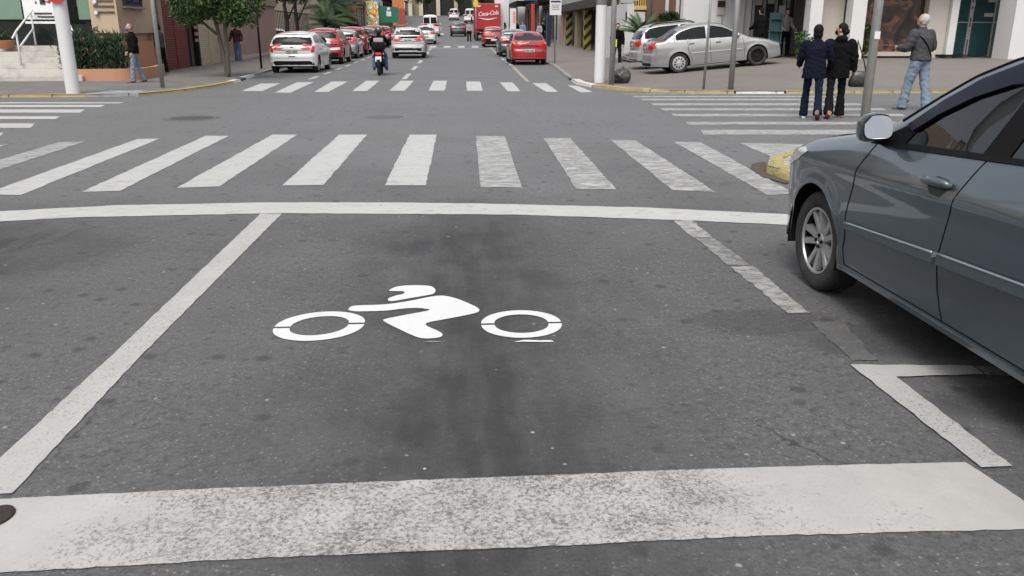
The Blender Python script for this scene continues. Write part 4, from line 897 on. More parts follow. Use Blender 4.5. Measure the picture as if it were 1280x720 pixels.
# glass front facing the crossing
mb = MB(); mb.box((-15.6, 27.3, 5.2), (8.4, .25, 3.6)); mb.build('lintel', M_beige, cb)
mb = MB(); mb.box((-15.6, 27.9, 1.15), (8.4, .1, 2.1)); mb.build('dark_entrance_glass', M_win, cb)
for x0, x1, nm in ((-19.4, -13.62, 0), (-11.95, -11.41, 1)):
    mb = MB(); mb.box(((x0 + x1) / 2, 27.16, 2.53), (x1 - x0, .03, 1.46)); mb.build('green_glass_panel', M_ggreen, cb)
ban = MB(); ban.box((-12.95, 27.13, 2.38), (1.22, .02, 1.4)); bo = ban.build('banner', mat('white_banner', (.72, .73, .72), .6, var=.05), cb)
mb = MB()
for u, v, w, h in ((-13.22, 2.62, .16, .16), (-13.42, 2.60, .05, .06), (-13.02, 2.61, .06, .06), (-13.25, 2.28, .52, .05), (-12.80, 2.28, .22, .05), (-13.38, 2.19, .10, .045), (-13.05, 2.18, .56, .05), (-13.62, 2.19, .08, .02)): mb.box((u + .27, 27.112, v - .30), (w, .012, h))
mb.build('banner_print', M_ink, bo); mb = MB(); mb.box((-12.86, 27.112, 2.33), (.20, .012, .05)); mb.build('banner_print', mat('banner_pink', (.5, .12, .15), .6), bo)
mb = MB(); mb.box((-12.14, 27.12, 2.5), (.34, .05, 1.5)); mb.box((-15.5, 27.14, 1.78), (8.0, .05, .05)); mb.build('glass_mullion', M_blk, cb)
# sign strips on the beige wall
for z in (2.36, 2.20, 2.03):
    mb = MB(); mb.box((-11.10, 26.97, z), (.62, .035, .045), bev=.008); mb.build('sign_strip', mat('bronze_sign', (.16, .125, .09), .5, .3), cb)
for z in (2.31, 1.99): mb = MB(); mb.lathe([(.06, 0), (.06, .05), (.045, .06), (0, .06)], Matrix.Translation((-11.33, 26.96, z)) @ Matrix.Rotation(R(90), 4, 'X'), 14); mb.build('sign_disc', M_wpaint, cb)
# steps with a landing, cheek walls and rails
mb = MB()
for i in range(6): mb.box((-13.3 - .09 * i, 25.0 + .36 * i + (2.5 - .36 * i) / 2, Z0 + .08 + .16 * i), (4.2 - .18 * i, 2.5 - .36 * i + .1, .158), bev=.012)
mb.build('stairs', M_stone, cb)
mb = MB(); mb.box((-11.72, 26.5, .42), (.5, 1.1, .66), bev=.01); mb.build('stair_cheek', mat('tan_stone', (.40, .31, .225), .8, var=.12, scale=3, dirt=(.2, .15, .1, .5)), cb)
def rail(p0, p1, h=.95):
    mb = MB(); mb.smooth = True; r = .028; a, b = Vector(p0), Vector(p1); up = Vector((0, 0, h))
    mb.tube([a, a + up], r); mb.tube([b, b + up], r); mb.tube([a + up - (b - a) * .25 - Vector((0, 0, .05)), a + up, b + up, b + up + (b - a) * .12], r); mb.tube([a + up * .5, b + up * .5], r); mb.build('handrail', M_wpaint, cb)
rail((-13.15, 25.6, .5), (-13.25, 26.9, 1.06)); rail((-11.75, 26.0, .74), (-12.3, 26.9, 1.06), .85)
# planter with its bush, pots
pl = thing('planter', 'low curved orange planter wall in front of the beige corner building', 'planter')
arc = [(-11.3, 25.85)] + [(-9.95 + .62 * math.sin(a), 26.4 - .55 * math.cos(a)) for a in [R(q) for q in range(0, 91, 10)]] + [(-9.33, 27.8), (-9.75, 29.8)]
def wallstrip(path, w, z0, z1, m, name, parent):
    p = [Vector(q) for q in densify(path, .3, 0, False)]; vs = []
    for i, q in enumerate(p):
        d = (p[min(i + 1, len(p) - 1)] - p[max(i - 1, 0)]).normalized(); nn = Vector((-d.y, d.x))
        for o, z in ((0, z0), (0, z1), (w, z1), (w, z0)): vs.append((q.x + nn.x * o, q.y + nn.y * o, z))
    k = len(p); fs = [(i * 4 + c, i * 4 + (c + 1) % 4, (i + 1) * 4 + (c + 1) % 4, (i + 1) * 4 + c) for i in range(k - 1) for c in range(4)] + [(0, 1, 2, 3), tuple(range(k * 4 - 4, k * 4))[::-1]]
    mb = MB(); mb.add(vs, fs); return mb.build(name, m, parent)
wallstrip(arc, .16, 0, .40, M_orange, 'planter_wall', pl)
mb = MB(); mb.prism([(-11.2, 26.05), (-10.0, 26.05), (-9.55, 26.45), (-9.5, 27.8), (-9.95, 29.6), (-10.27, 29.6), (-10.27, 26.95), (-11.2, 26.95)], .05, .32); mb.build('soil', M_soil, pl)

# ---------------------------------------------------------------- plants
def leaf_mat(name, c, var=.5, scale=1.6):
    m = mat(name, c, .5, var=var, scale=scale, spec=.35, detail=2); b = m.node_tree.nodes['Principled BSDF']; b.inputs['Subsurface Weight'].default_value = 0; return m
def leaf(mb, p, d, L, w, fold=.25):
    u, v = basis(d); a = random.uniform(0, 6.28); s = u * math.cos(a) + v * math.sin(a); n = d.cross(s)
    m1 = p + d * L * .5 + n * (-fold * w); mb.add([p, p + d * L * .45 + s * w / 2 + n * fold * w * .4, p + d * L - n * fold * L * .3, p + d * L * .45 - s * w / 2 + n * fold * w * .4], [(0, 1, 2), (0, 2, 3)])
def rdir(up=.0):
    while True:
        v = Vector((random.uniform(-1, 1), random.uniform(-1, 1), random.uniform(-1, 1)))
        if .05 < v.length < 1: v = v.normalized(); v.z += up; return v.normalized()
def foliage(mb, c, rad, clumps, per, cr, L, w, shell=.55, up=.1, flat=.75):
    for _ in range(clumps):
        d = rdir(); k = random.uniform(shell, 1.) ** .7 * random.uniform(.82, 1.08)
        q = Vector((c[0] + d.x * rad[0] * k, c[1] + d.y * rad[1] * k, c[2] + d.z * rad[2] * k)); s = cr * random.uniform(.6, 1.25)
        for _ in range(per):
            e = rdir(); t = random.random() ** .5
            p = q + Vector((e.x, e.y, e.z * flat)) * s * t; leaf(mb, p, (e * .7 + rdir(up) + Vector((0, 0, -.15))).normalized(), L * random.uniform(.7, 1.25), w * random.uniform(.7, 1.2))
def tree(name, label, cat, loc, stems, crown, mleaf, mbark, group=None, per=60, L=.11, w=.055):
    """stems: (points, r0, r1); crown: list of (centre, radii, clumps, clump radius)"""
    t = thing(name, label, cat, loc, 0, group); mb = MB(); mb.smooth = True
    for pts, r0, r1 in stems:
        k = len(pts); P = []
        for i in range(k - 1):
            for j in range(4): a = j / 4; P.append(Vector(pts[i]).lerp(Vector(pts[i + 1]), a) + Vector((random.uniform(-1, 1), random.uniform(-1, 1), 0)) * r0 * .18 * (i + j > 0))
        P.append(Vector(pts[-1])); mb.tube(P, [r0 + (r1 - r0) * i / (len(P) - 1) for i in range(len(P))], 9)
    mb.build('trunk', mbark, t); mb = MB()
    for c, rad, n, cr in crown: foliage(mb, c, rad, n, per, cr, L, w)
    mb.build('crown', mleaf, t); return t
M_bark = mat('grey_brown_bark', (.085, .082, .065), .9, var=.35, scale=8, bump=.6, bscale=30, aniso=(1, 1, .3)); M_barkd = mat('dark_bark', (.035, .028, .024), .9, var=.35, scale=8, bump=.6, bscale=30)
M_leafa = leaf_mat('ficus_leaves', (.048, .088, .026)); M_leafd = leaf_mat('dark_leaves', (.018, .036, .013)); M_leafh = leaf_mat('hedge_leaves', (.028, .055, .015)); M_palm = leaf_mat('palm_leaves', (.05, .085, .035)); M_bush = leaf_mat('bush_leaves', (.026, .05, .022), .6, 2.5)
tree('street_tree', 'round dark green street tree with forked trunk on the far left pavement', 'tree', (-7.14, 27.72, SW),
     [([(0, 0, -.1), (-.05, .0, .6), (-.18, .05, 1.3), (-.28, .1, 2.0), (-.4, .1, 2.8)], .075, .04), ([(0.02, 0, 0), (.06, -.05, .7), (.06, -.05, 1.4), (.12, 0, 2.1), (.2, .1, 2.9)], .068, .04), ([(-.22, .05, 1.3), (-.9, .1, 1.9), (-1.5, .1, 2.4)], .045, .02), ([(.06, -.05, 1.4), (.35, .1, 2.0), (.5, .2, 2.6)], .04, .02)],
     [((-.50, .1, 2.7), (1.15, 1.2, .95), 80, .34), ((.40, .0, 2.5), (.85, .9, .95), 60, .3), ((-1.05, 0, 2.05), (.5, .6, .42), 20, .25), ((.45, -.1, 1.85), (.3, .35, .3), 10, .2), ((-.5, .1, 3.7), (1.5, 1.3, .9), 60, .36)], M_leafa, M_bark, None, 68, .12, .06)
bs = thing('flowering_bush', 'dense dark bush with orange flowers growing in the orange planter', 'bush', (-10.65, 26.5, .3))
mb = MB()
for _ in range(60):
    c = Vector((random.uniform(-.68, .74), random.uniform(-.35, .3), 0)); h = random.uniform(.75, 1.22) * (1 - .25 * abs(c.x)); 
    for k in range(75):
        t = random.random(); p = c + Vector((random.gauss(0, .12), random.gauss(0, .10), .05 + h * t)); d = (Vector((random.uniform(-1, 1), random.uniform(-1, 1), random.uniform(.3, 1.6)))).normalized(); leaf(mb, p, d, random.uniform(.12, .26), random.uniform(.025, .045))
mb.build('leaves', M_bush, bs)

for _ in range(6):
    mb = MB(); p = Vector((random.uniform(-.6, .7), random.uniform(-.44, -.3), random.uniform(.4, 1.0))); [leaf(mb, p, rdir(.4), .06, .035) for _ in range(6)]
    mb.build('blossom', mat('orange_flowers', (.33, .10, .05), .6, var=.3, scale=20), bs)
def potted(name, label, loc, s, mp):
    t = thing(name, label, 'potted plant', loc); mb = MB(); mb.smooth = True; mb.lathe([(.0, 0), (.20 * s, 0), (.30 * s, .16 * s), (.34 * s, .30 * s), (.30 * s, .31 * s), (.27 * s, .24 * s), (0, .24 * s)], Matrix(), 18); mb.build('bowl', mp, t, autos=50)
    mb = MB(); foliage(mb, (0, 0, .42 * s), (.28 * s, .28 * s, .2 * s), 14, 26, .12 * s, .12, .035); mb.build('leaves', M_leafh, t)
potted('bowl_planter', 'round stone bowl with green plant on the stair cheek behind the white post', (-11.36, 27.05, .75), .62, mat('brown_stone_bowl', (.30, .20, .14), .8, var=.15, scale=5))
potted('terracotta_pot', 'terracotta pot with small plant at the left picture edge beside stairs', (-13.55, 27.3, .95), .8, mat('terracotta', (.36, .15, .075), .8, var=.15, scale=5))

# --- row of shutters beside it
sb = thing('shutter_building', 'mauve building with red and cream roller shutters along the left pavement', 'building', (0, .9, 0))
mb = MB(); mb.box((-13.6, 40.95, 4.6), (6.7, 20.5, 3.6)); mb.box((-13.7, 44.95, 1.4), (6.65, 12.5, 2.8)); mb.box((-10.45, 30.82, 1.4), (.3, .36, 2.8)); mb.box((-12.3, 37.0, 1.4), (3.4, 3.4, 2.8)); mb.box((-12.3, 32.6, 1.4), (2.8, 3.2, 2.8)); mb.build('wall', M_mauve, sb)
mb = MB(); slats(mb, 'y', -10.42, 31.0, 33.95, Z0, 2.85, .085, .028); mb.build('roller_shutter', mat('red_shutter', (.15, .022, .017), .5, .1, var=.15, scale=3, dirt=(.06, .012, .01, .5)), sb)
mb = MB(); mb.box((-10.42, 32.5, 1.5), (.09, .08, 2.7)); mb.build('shutter_post', mat('red_post', (.11, .018, .015), .5), sb)
mb = MB(); mb.box((-10.72, 34.5, 1.4), (.2, 1.05, 2.7)); mb.build('doorway', M_dark, sb)
mb = MB(); mb.box((-10.36, 35.1, 1.45), (.12, .22, 2.7)); o = mb.build('door_post', M_blk, sb); mb = MB()
for z in (2.35, 2.1, 1.85, 1.6, 1.35, 1.1): mb.box((-10.32, 34.98, z), (.14, .012, .13))
mb.build('door_stickers', mat('sticker_pale', (.38, .25, .23), .6, var=.3, scale=12), o)
mb = MB(); slats(mb, 'y', -10.44, 35.22, 38.68, Z0, 2.85, .085, .028); mb.build('roller_shutter', mat('cream_shutter', (.46, .40, .30), .5, .1, var=.1, scale=3, dirt=(.22, .19, .15, .5)), sb)
mb = MB(); mb.box((-10.4, 37.0, 1.5), (.06, .06, 2.7)); mb.build('shutter_post', mat('cream_post', (.38, .33, .25), .6), sb)
mb = MB(); mb.box((-10.34, 44.95, .2), (.1, 12.4, .22)); mb.build('plinth', mat('pale_plinth', (.40, .33, .30), .85, var=.1), sb)
for y in (33, 36.5, 40.5, 44.5, 48.5): window(sb, (-10.25, y, 4.9), 1.3, 1.3, '+x', M_wpaint)

# --- fenced garden, then the mixed street front on the left
gw = thing('garden_wall', 'low mauve wall with thin dark fence bars beyond the mauve building', 'fence')
mb = MB(); mb.box((-10.5, 58.3, .62), (.25, 14.0, 1.1)); mb.build('wall', M_mauve, gw)
mb = MB(); [mb.tube([(-10.5, 51.5 + .5 * i, 1.1), (-10.5, 51.5 + .5 * i, 2.6)], .022, 5) for i in range(27)]; mb.box((-10.5, 58, 2.6), (.05, 13.2, .05)); mb.build('fence_bars', M_blk, gw)
for i, (y, x, h) in enumerate(((53.5, -11.2, 1.), (58.5, -11.0, 1.15), (64, -11.3, 1.05))):
    tree('garden_tree', ['dark slim tree rising behind the mauve wall nearest the white hatchback', 'dark broad tree in the middle of the fenced garden on the left', 'dark tree at the far end of the fenced garden on the left'][i], 'tree', (x, y, SW),
      [([(0, 0, -.1), (.1, 0, 1.5), (.0, .1, 3.0), (.2, 0, 4.6)], .17, .09), ([(0, .05, 1.8), (.7, .3, 3.2), (1.1, .4, 4.2)], .07, .03)], [((0, 0, 5.0 * h), (2.0, 2.0, 1.5), 50, .5), ((.5, -.4, 3.6 * h), (1.2, 1.3, .6), 16, .35)], M_leafd, M_barkd, 'trees behind the garden fence', 45, .2, .1)
def frond_plant(name, label, cat, loc, h, n, L, m, mtr, group=None, droop=1.1, tr=.1):
    t = thing(name, label, cat, loc, 0, group); mb = MB(); mb.smooth = True
    mb.tube([(0, 0, -.1), (.03, 0, h * .5), (0, .03, h)], [tr, tr * .85, tr * .8], 9); mb.build('trunk', mtr, t); mb = MB()
    for i in range(n):
        az = 2 * math.pi * i / n * 2.4 + random.uniform(-.2, .2); el = random.uniform(.2, 1.25); d = Vector((math.cos(az) * math.cos(el), math.sin(az) * math.cos(el), math.sin(el))); p = Vector((0, 0, h)); ln = L * random.uniform(.75, 1.1); k = 12; P = []
        for j in range(k + 1): P.append(p.copy()); p = p + d * (ln / k); d = (d + Vector((0, 0, -droop / k))).normalized()
        side = Vector((-math.sin(az), math.cos(az), 0))
        for j in range(1, k + 1):
            tdir = (P[j] - P[j - 1]).normalized(); ll = ln * .26 * math.sin(math.pi * (.12 + .84 * j / k))
            for sg in (-1, 1):
                for q in (0, .5):
                    b0 = P[j - 1].lerp(P[j], q); e = b0 + (side * sg * .85 + tdir * .6 + Vector((0, 0, -.35))).normalized() * ll; wv = tdir * .028
                    mb.add([b0 - wv, b0 + wv, e], [(0, 1, 2)])
        mb.tube(P, [.016 * (1 - .8 * j / k) for j in range(k + 1)], 4)
    mb.build('fronds', m, t); return t
frond_plant('palm', 'bushy palm beside the red off-roader on the left pavement', 'palm', (-8.9, 62, .35), 1.5, 34, 2.3, M_palm, M_barkd)
frond_plant('palm', 'second bushy palm further along the left pavement behind the red cars', 'palm', (-8.9, 69, .5), 1.9, 34, 2.6, M_palm, M_barkd)
frond_plant('palm', 'dark palm with hanging fronds between the two bushy left palms', 'palm', (-9.3, 65.5, .4), 2.6, 34, 2.6, M_palm, M_barkd)
for i, (x, y, z, r) in enumerate(((-8.6, 65, .4, 1.1), (-8.7, 73, .55, 1.1))):
    t = thing('shrub', ['dark leafy shrub at the foot of the left palms', 'dark leafy shrub beyond the second left palm'][i], 'shrub', (x, y, z)); mb = MB(); foliage(mb, (0, 0, .8), (r, r * 1.3, .9), 45, 40, .35, .22, .08); mb.build('leaves', M_leafd, t)
def frontage(name, label, face, x, y0, y1, h, mw, depth=9, shop=None, awning=None, sign=None, zoff=None, wins=True, msign=None, maw=None, door=True):
    """a two-storey street building; face +1 looks to +x"""
    t = thing(name, label, 'building'); z = (zt(x, (y0 + y1) / 2) if zoff is None else zoff); yc = (y0 + y1) / 2; w = y1 - y0; F = '+x' if face > 0 else '-x'
    mb = MB(); mb.box((x - face * depth / 2, yc, z + h / 2 - .5), (depth, w - .03, h + 1)); mb.build('wall', mw, t)
    n = max(1, int(w / 4.2)); p = w / n
    for i in range(n):
        y = y0 + p * (i + .5); sw = p * .74
        mb = MB(); mb.box((x + face * .02, y, z + 1.45), (.06, sw, 2.5)); o = mb.build('shopfront', (shop or [M_win])[i % len(shop or [1])], t)
        mb = MB(); [mb.box((x + face * .06, y + sw * q, z + 1.45), (.05, .07, 2.5)) for q in (-.5, -.16, .16, .5)]; mb.box((x + face * .06, y, z + 2.72), (.05, sw + .07, .07)); mb.build('shop_frame', M_blk, o)
        if wins:
            for q in (-.25, .25): window(t, (x, y + p * q, z + 5.0), min(1.3, p * .32), 1.4, F, M_wpaint)
    if sign is not None: mb = MB(); mb.box((x + face * .12, yc, z + sign), (.2, w * .9, .62), bev=.02); mb.build('fascia_sign', msign, t)
    if awning: mb = MB(); mb.box((x + face * awning / 2, yc, z + 3.25), (awning, w * .96, .14)); mb.box((x + face * awning, yc, z + 3.12), (.05, w * .96, .36)); mb.build('awning', maw or M_blk, t)
    mb = MB(); mb.box((x - face * depth / 2 + face * .1, yc, z + h + .08), (depth + .3, w + .02, .16)); mb.build('cornice', M_conc, t)
    return t
M_blue = mat('blue_sign', (.02, .07, .33), .4, var=.1); M_navy = mat('navy_panel', (.008, .012, .045), .5); M_or2 = mat('orange_panel', (.5, .17, .05), .6, var=.1); M_redp = mat('red_panel', (.42, .03, .025), .5, var=.1); M_yelp = mat('yellow_panel', (.62, .42, .03), .5, var=.06); M_grn = mat('green_panel', (.012, .13, .075), .55, var=.08)
M_shop1 = mat('shop_interior', (.10, .085, .07), .3, var=.8, scale=2.2, coat=.4, detail=3); M_shop2 = mat('bright_shop_goods', (.30, .24, .20), .5, var=.8, scale=3.5, detail=3)
frontage('canopy_shop', 'low shop under a dark canopy beyond the left palms', 1, -10.2, 70, 86, 6.2, mat('old_brown_render', (.17, .145, .12), .85, var=.15), shop=[M_shop1, M_shop2], awning=2.6, maw=mat('dark_canopy', (.05, .045, .045), .7))
frontage('orange_shop', 'orange fronted shop behind the yellow sign on the left', 1, -9.4, 86.2, 100, 7, M_or2, shop=[M_shop2], sign=3.3, msign=M_redp)
frontage('white_shop', 'white fronted shop further up the left side of the street', 1, -9.4, 100.2, 118, 7, M_white, shop=[M_shop1, M_shop2], sign=3.4, msign=M_wpaint)
frontage('brown_house', 'brown house near the top of the left street side', 1, -9.6, 118.2, 150, 8, mat('brown_render', (.2, .13, .09), .85, var=.15), shop=[M_shop1], awning=1.5)
# painted hoarding standing across the left pavement
mp = thing('painted_hoarding', 'brightly painted hoarding with yellow blue and red swirls beyond the palms', 'hoarding', (-7.25, 78, zt(0, 78) + SW))
mm = bpy.data.materials.new('mural_swirls'); mm.use_nodes = True; n = mm.node_tree.nodes; l = mm.node_tree.links; t = n.new('ShaderNodeTexCoord')
w = n.new('ShaderNodeTexNoise'); w.inputs['Scale'].default_value = 1.3; w.inputs['Detail'].default_value = .5; w.inputs['Distortion'].default_value = 1.6; l.new(t.outputs['Object'], w.inputs['Vector'])
cr = n.new('ShaderNodeValToRGB'); cr.color_ramp.interpolation = 'CONSTANT'; e = cr.color_ramp.elements; e[0].position = 0; e[0].color = (.55, .35, .02, 1); e[1].position = .36; e[1].color = (.02, .30, .10, 1)
for p_, c_ in ((.42, (.75, .72, .6, 1)), (.47, (.60, .05, .03, 1)), (.53, (.65, .48, .03, 1)), (.6, (.05, .25, .55, 1)), (.66, (.7, .68, .6, 1))): q = e.new(p_); q.color = c_
l.new(w.outputs['Fac'], cr.inputs[0]); l.new(cr.outputs[0], n['Principled BSDF'].inputs['Base Color']); n['Principled BSDF'].inputs['Roughness'].default_value = .6
mb = MB(); mb.box((.15, 0, 1.85), (1.15, .08, 2.9)); mb.build('painted_panel', mm, mp); mb = MB(); [mb.box((x, .08, 1.6), (.08, .06, 3.2)) for x in (-.55, .85)]; mb.build('posts', M_dkbrown, mp)
gb = thing('green_banner', 'dark green banner with white emblem hanging by the painted hoarding', 'banner', (-5.72, 79.5, zt(0, 79.5) + SW))
mb = MB(); mb.prism([(-.95, .15), (.98, .15), (1.0, 1.45), (-.75, 1.6)], -.02, .02, Matrix.Translation((-.1, 0, 1.35)) @ Matrix.Rotation(R(90), 4, 'X')); mb.build('cloth', M_grn, gb)
mb = MB(); mb.box((.0, -.035, 2.25), (.42, .02, .42)); mb.box((.0, -.035, 2.68), (.26, .02, .26)); mb.build('emblem', M_wpaint, gb); mb = MB(); mb.tube([(.85, .06, 0), (.85, .06, 3.6)], .04, 6); mb.tube([(-1., .06, 0), (-1., .06, 3.2)], .04, 6); mb.build('posts', M_galv, gb)
ob = thing('orange_hoarding', 'orange and red board standing behind the green banner', 'hoarding', (-5.85, 96, zt(0, 96) + SW)); mb = MB(); mb.box((0, 0, 2.6), (1.3, .1, 3.4)); mb.build('board', M_or2, ob); mb = MB(); mb.box((.25, -.07, 1.9), (.9, .03, 1.6)); mb.build('red_field', mat('brick_red_field', (.33, .06, .04), .7, var=.2, scale=3), ob); mb = MB(); [mb.box((x, .1, .7), (.1, .08, 1.5)) for x in (-.5, .5)]; mb.build('posts', M_dkbrown, ob)
ys_ = thing('shop_sign', 'square yellow sign above a smaller white board on a post at left', 'sign', (-5.35, 98, zt(0, 98) + SW)); mb = MB(); mb.tube([(0, .08, -.1), (0, .08, 4.6)], .05, 6); mb.build('post', M_galv, ys_); mb = MB(); mb.box((0, 0, 4.1), (.85, .07, 1.2)); mb.build('yellow_board', M_yelp, ys_); mb = MB(); mb.box((-.05, 0, 2.9), (.36, .06, .9)); mb.build('white_board', M_wpaint, ys_)
# head of the street
eb = thing('end_building', 'cream pillared building closing the top of the street', 'building'); ze = zt(0, 172)
mb = MB(); mb.box((0, 180, ze + 4.0), (50, 12, 9)); mb.build('wall', mat('dark_cream_render', (.30, .25, .17), .85, var=.15, scale=.5), eb)
for x in (-19.5, -15, -10.5, -4.4, -1.1, 2.5, 7, 11.5, 16, 20.5):
    mb = MB(); mb.box((x, 173.4, ze + 1.6), (2.6, .8, 3.6)); mb.build('opening', M_dark, eb)
for x in (-12.7, -8.2, -6.1, -2.75, .75, 4.7, 9.2): mb = MB(); mb.box((x, 172.7, ze + 2.1), (.75, .7, 4.6), bev=.05); mb.build('pillar', M_cream, eb)
for i, (x, y) in enumerate(((-9, 160), (-4.9, 166), (1.2, 168.5), (5.6, 163), (11, 160))):
    tree('hilltop_tree', ['leftmost dark tree at the top of the street', 'dark tree left of the far white van', 'dark tree right behind the far white van', 'dark tree above the parked white van uphill', 'rightmost dark tree at the top of the street'][i], 'tree', (x, y, zt(x, y)), [([(0, 0, -.2), (.1, 0, 1.5), (0, 0, 3.2)], .28, .15)], [((0, 0, 4.2), (2.3, 2.0, 2.0), 50, .7)], M_leafd, M_barkd, 'trees at the head of the street', 40, .32, .2)

frontage('unseen_reflected_house', 'unseen grey two-storey house added on the near left corner for car reflections', 1, -11.0, -14, 7.5, 7.2, M_taupe, shop=[M_shop1], awning=1.0)  # out-of-view house, added so the near car's side has a skyline to reflect
# --- right side: white corner shop with pillars
ws = thing('corner_shop_building', 'white shop building with thick pillars and dark glass front on the right', 'building'); zb = .50 + SW
mb = MB(); mb.box((16.6, 34.2, 5.3), (14.0, 12.4, 3.9)); mb.box((9.95, 32.3, 1.8), (2.76, .4, 3.2)); mb.box((16.6, 34.5, 1.8), (10.2, 1, 3.2)); mb.box((10.95, 36.3, 1.8), (.3, 7.6, 3.2)); mb.build('wall', M_white, ws)
mb = MB(); mb.box((10.05, 32.08, 1.7), (.03, .03, 3)); mb.box((10.9, 32.08, 1.7), (.03, .03, 3)); mb.build('wall_joint', M_greyw, ws)
mb = MB(); mb.box((9.98, 32.07, 2.3), (.30, .03, .55), bev=.01); o = mb.build('notice', M_taupe, ws); mb = MB(); mb.box((9.98, 32.045, 2.42), (.28, .02, .22)); mb.build('notice_photo', M_dark, o)
for c, d, m in (((12.05, 28.55, 1.9), (.42, .5, 3.0), M_white), ((12.75, 29.1, 1.9), (.95, .6, 3.0), M_taupe), ((13.42, 28.35, 1.9), (.48, .5, 3.0), M_white), ((16.62, 29.2, 1.9), (.72, .5, 3.0), M_taupe), ((17.12, 29.05, 1.9), (.26, .5, 3.0), M_white), ((19.05, 28.0, 1.9), (1.25, .9, 3.0), M_white), ((22.5, 28.4, 1.9), (.5, .5, 3.0), M_white)):
    mb = MB(); mb.box(c, d, bev=.015); mb.build('pillar', m, ws)
mm = bpy.data.materials.new('dark_poster'); mm.use_nodes = True; n = mm.node_tree.nodes; l = mm.node_tree.links; t = n.new('ShaderNodeTexCoord')
w = n.new('ShaderNodeTexNoise'); w.inputs['Scale'].default_value = 1.7; w.inputs['Detail'].default_value = 4; w.inputs['Distortion'].default_value = .8; l.new(t.outputs['Object'], w.inputs['Vector'])
cr = n.new('ShaderNodeValToRGB'); e = cr.color_ramp.elements; e[0].position = .36; e[0].color = (.014, .011, .010, 1); e[1].position = .52; e[1].color = (.05, .03, .022, 1)
for p_, c_ in ((.57, (.16, .085, .05, 1)), (.62, (.13, .025, .02, 1)), (.68, (.26, .17, .10, 1))): q = e.new(p_); q.color = c_
l.new(w.outputs['Fac'], cr.inputs[0]); l.new(cr.outputs[0], n['Principled BSDF'].inputs['Base Color']); n['Principled BSDF'].inputs['Roughness'].default_value = .25
mb = MB(); mb.box((15.0, 29.3, 1.95), (2.6, .1, 2.45)); mb.build('poster_window', mm, ws); mb = MB(); mb.box((15.0, 29.2, .70), (2.7, .3, .14)); mb.build('window_ledge', M_taupe, ws)
mb = MB()
for x, d in ((14.15, .3), (14.6, .36), (15.55, .32)): mb.tube([(x - d / 2, 29.2, .78), (x, 29.2, 1.02), (x + d / 2, 29.2, .78)], .012, 5)
mb.tube([(13.9, 29.2, .98), (16.1, 29.2, 1.0)], .012, 5); mb.build('display_rail', mat('brass_rail', (.30, .22, .12), .4, .6), ws)
mb = MB(); mb.box((18.2, 29.6, 1.9), (2.2, .06, 2.6)); go = mb.build('glass_door', mat('teal_glass_door', (.02, .055, .06), .08, var=.5, scale=1.2, coat=.4), ws)
mb = MB(); [mb.box((x, 29.55, 1.9), (.04, .05, 2.6)) for x in (17.32, 18.1, 18.2, 19.0)]; mb.box((18.2, 29.55, 1.75), (2.1, .045, .03)); mb.build('door_frame', M_greyw, go)
mb = MB()
for x, z, w_, h_ in ((18.18, 2.35, .13, .13), (18.28, 2.65, .3, .2), (18.16, 2.05, .06, .3), (18.8, 2.0, .34, .12), (18.85, 2.7, .3, .55)): mb.box((x, 29.545, z), (w_, .012, h_))
mb.build('door_sticker', M_taupe, go)
mb = MB(); mb.smooth = True
for k in range(4): mb.lathe([(.025, -.006), (.045, -.006), (.045, .006), (.025, .006)], Matrix.Translation((18.16, 29.535, 1.55 - .11 * k)) @ Matrix.Rotation(R(90), 4, 'X'), 12, True)
mb.build('door_lettering', M_wpaint, go)
mb = MB(); mb.box((17.2, 28.9, .67), (1.0, .9, .03)); mb.build('door_mat', M_blk, ws)
mb = MB(); mb.box((11.95, 32.1, 1.8), (1.6, .1, 3)); dk = mb.build('glass_entrance', M_win, ws)
mb = MB(); [mb.box((x, 32.0, 1.8), (.07, .08, 3)) for x in (11.2, 11.6, 12.05, 12.5)]; mb.build('entrance_frame', M_greyw, dk)
for x, z in ((11.38, 2.55), (11.85, 2.6), (12.3, 2.2), (12.28, 1.75)): mb = MB(); mb.box((x, 32.02, z), (.26, .02, .34)); mb.build('door_poster', M_taupe if x < 12 else M_wpaint, dk)
pp = thing('tall_display', 'dark teal display rack beside the glass shop entrance behind the silver sedan', 'display', (11.2, 29.6, zt(11.2, 29.6) + SW)); mb = MB(); [mb.box((x, 0, .75), (.04, .04, 1.5)) for x in (-.2, .2)]; [mb.box((0, 0, z), (.44, .3, .03)) for z in (.1, .5, .9, 1.3)]; mb.box((0, .1, .8), (.4, .02, 1.4)); mb.build('rack', mat('teal_rack', (.05, .12, .13), .5), pp)
sh = thing('leafy_shrub', 'small green shrub in front of the white pillar behind the two women', 'shrub', (11.75, 28.1, zt(11.7, 28.1) + SW)); mb = MB(); foliage(mb, (0, 0, .45), (.42, .3, .42), 26, 30, .16, .14, .06); mb.build('leaves', leaf_mat('bright_shrub_leaves', (.05, .10, .02)), sh)
sh = thing('leafy_shrub', 'yellowish planted shrub inside the dark poster window', 'shrub', (14.05, 29.0, zb)); mb = MB(); foliage(mb, (0, 0, .6), (.45, .15, .55), 22, 26, .16, .15, .07); mb.build('leaves', leaf_mat('olive_shrub_leaves', (.07, .08, .025)), sh)
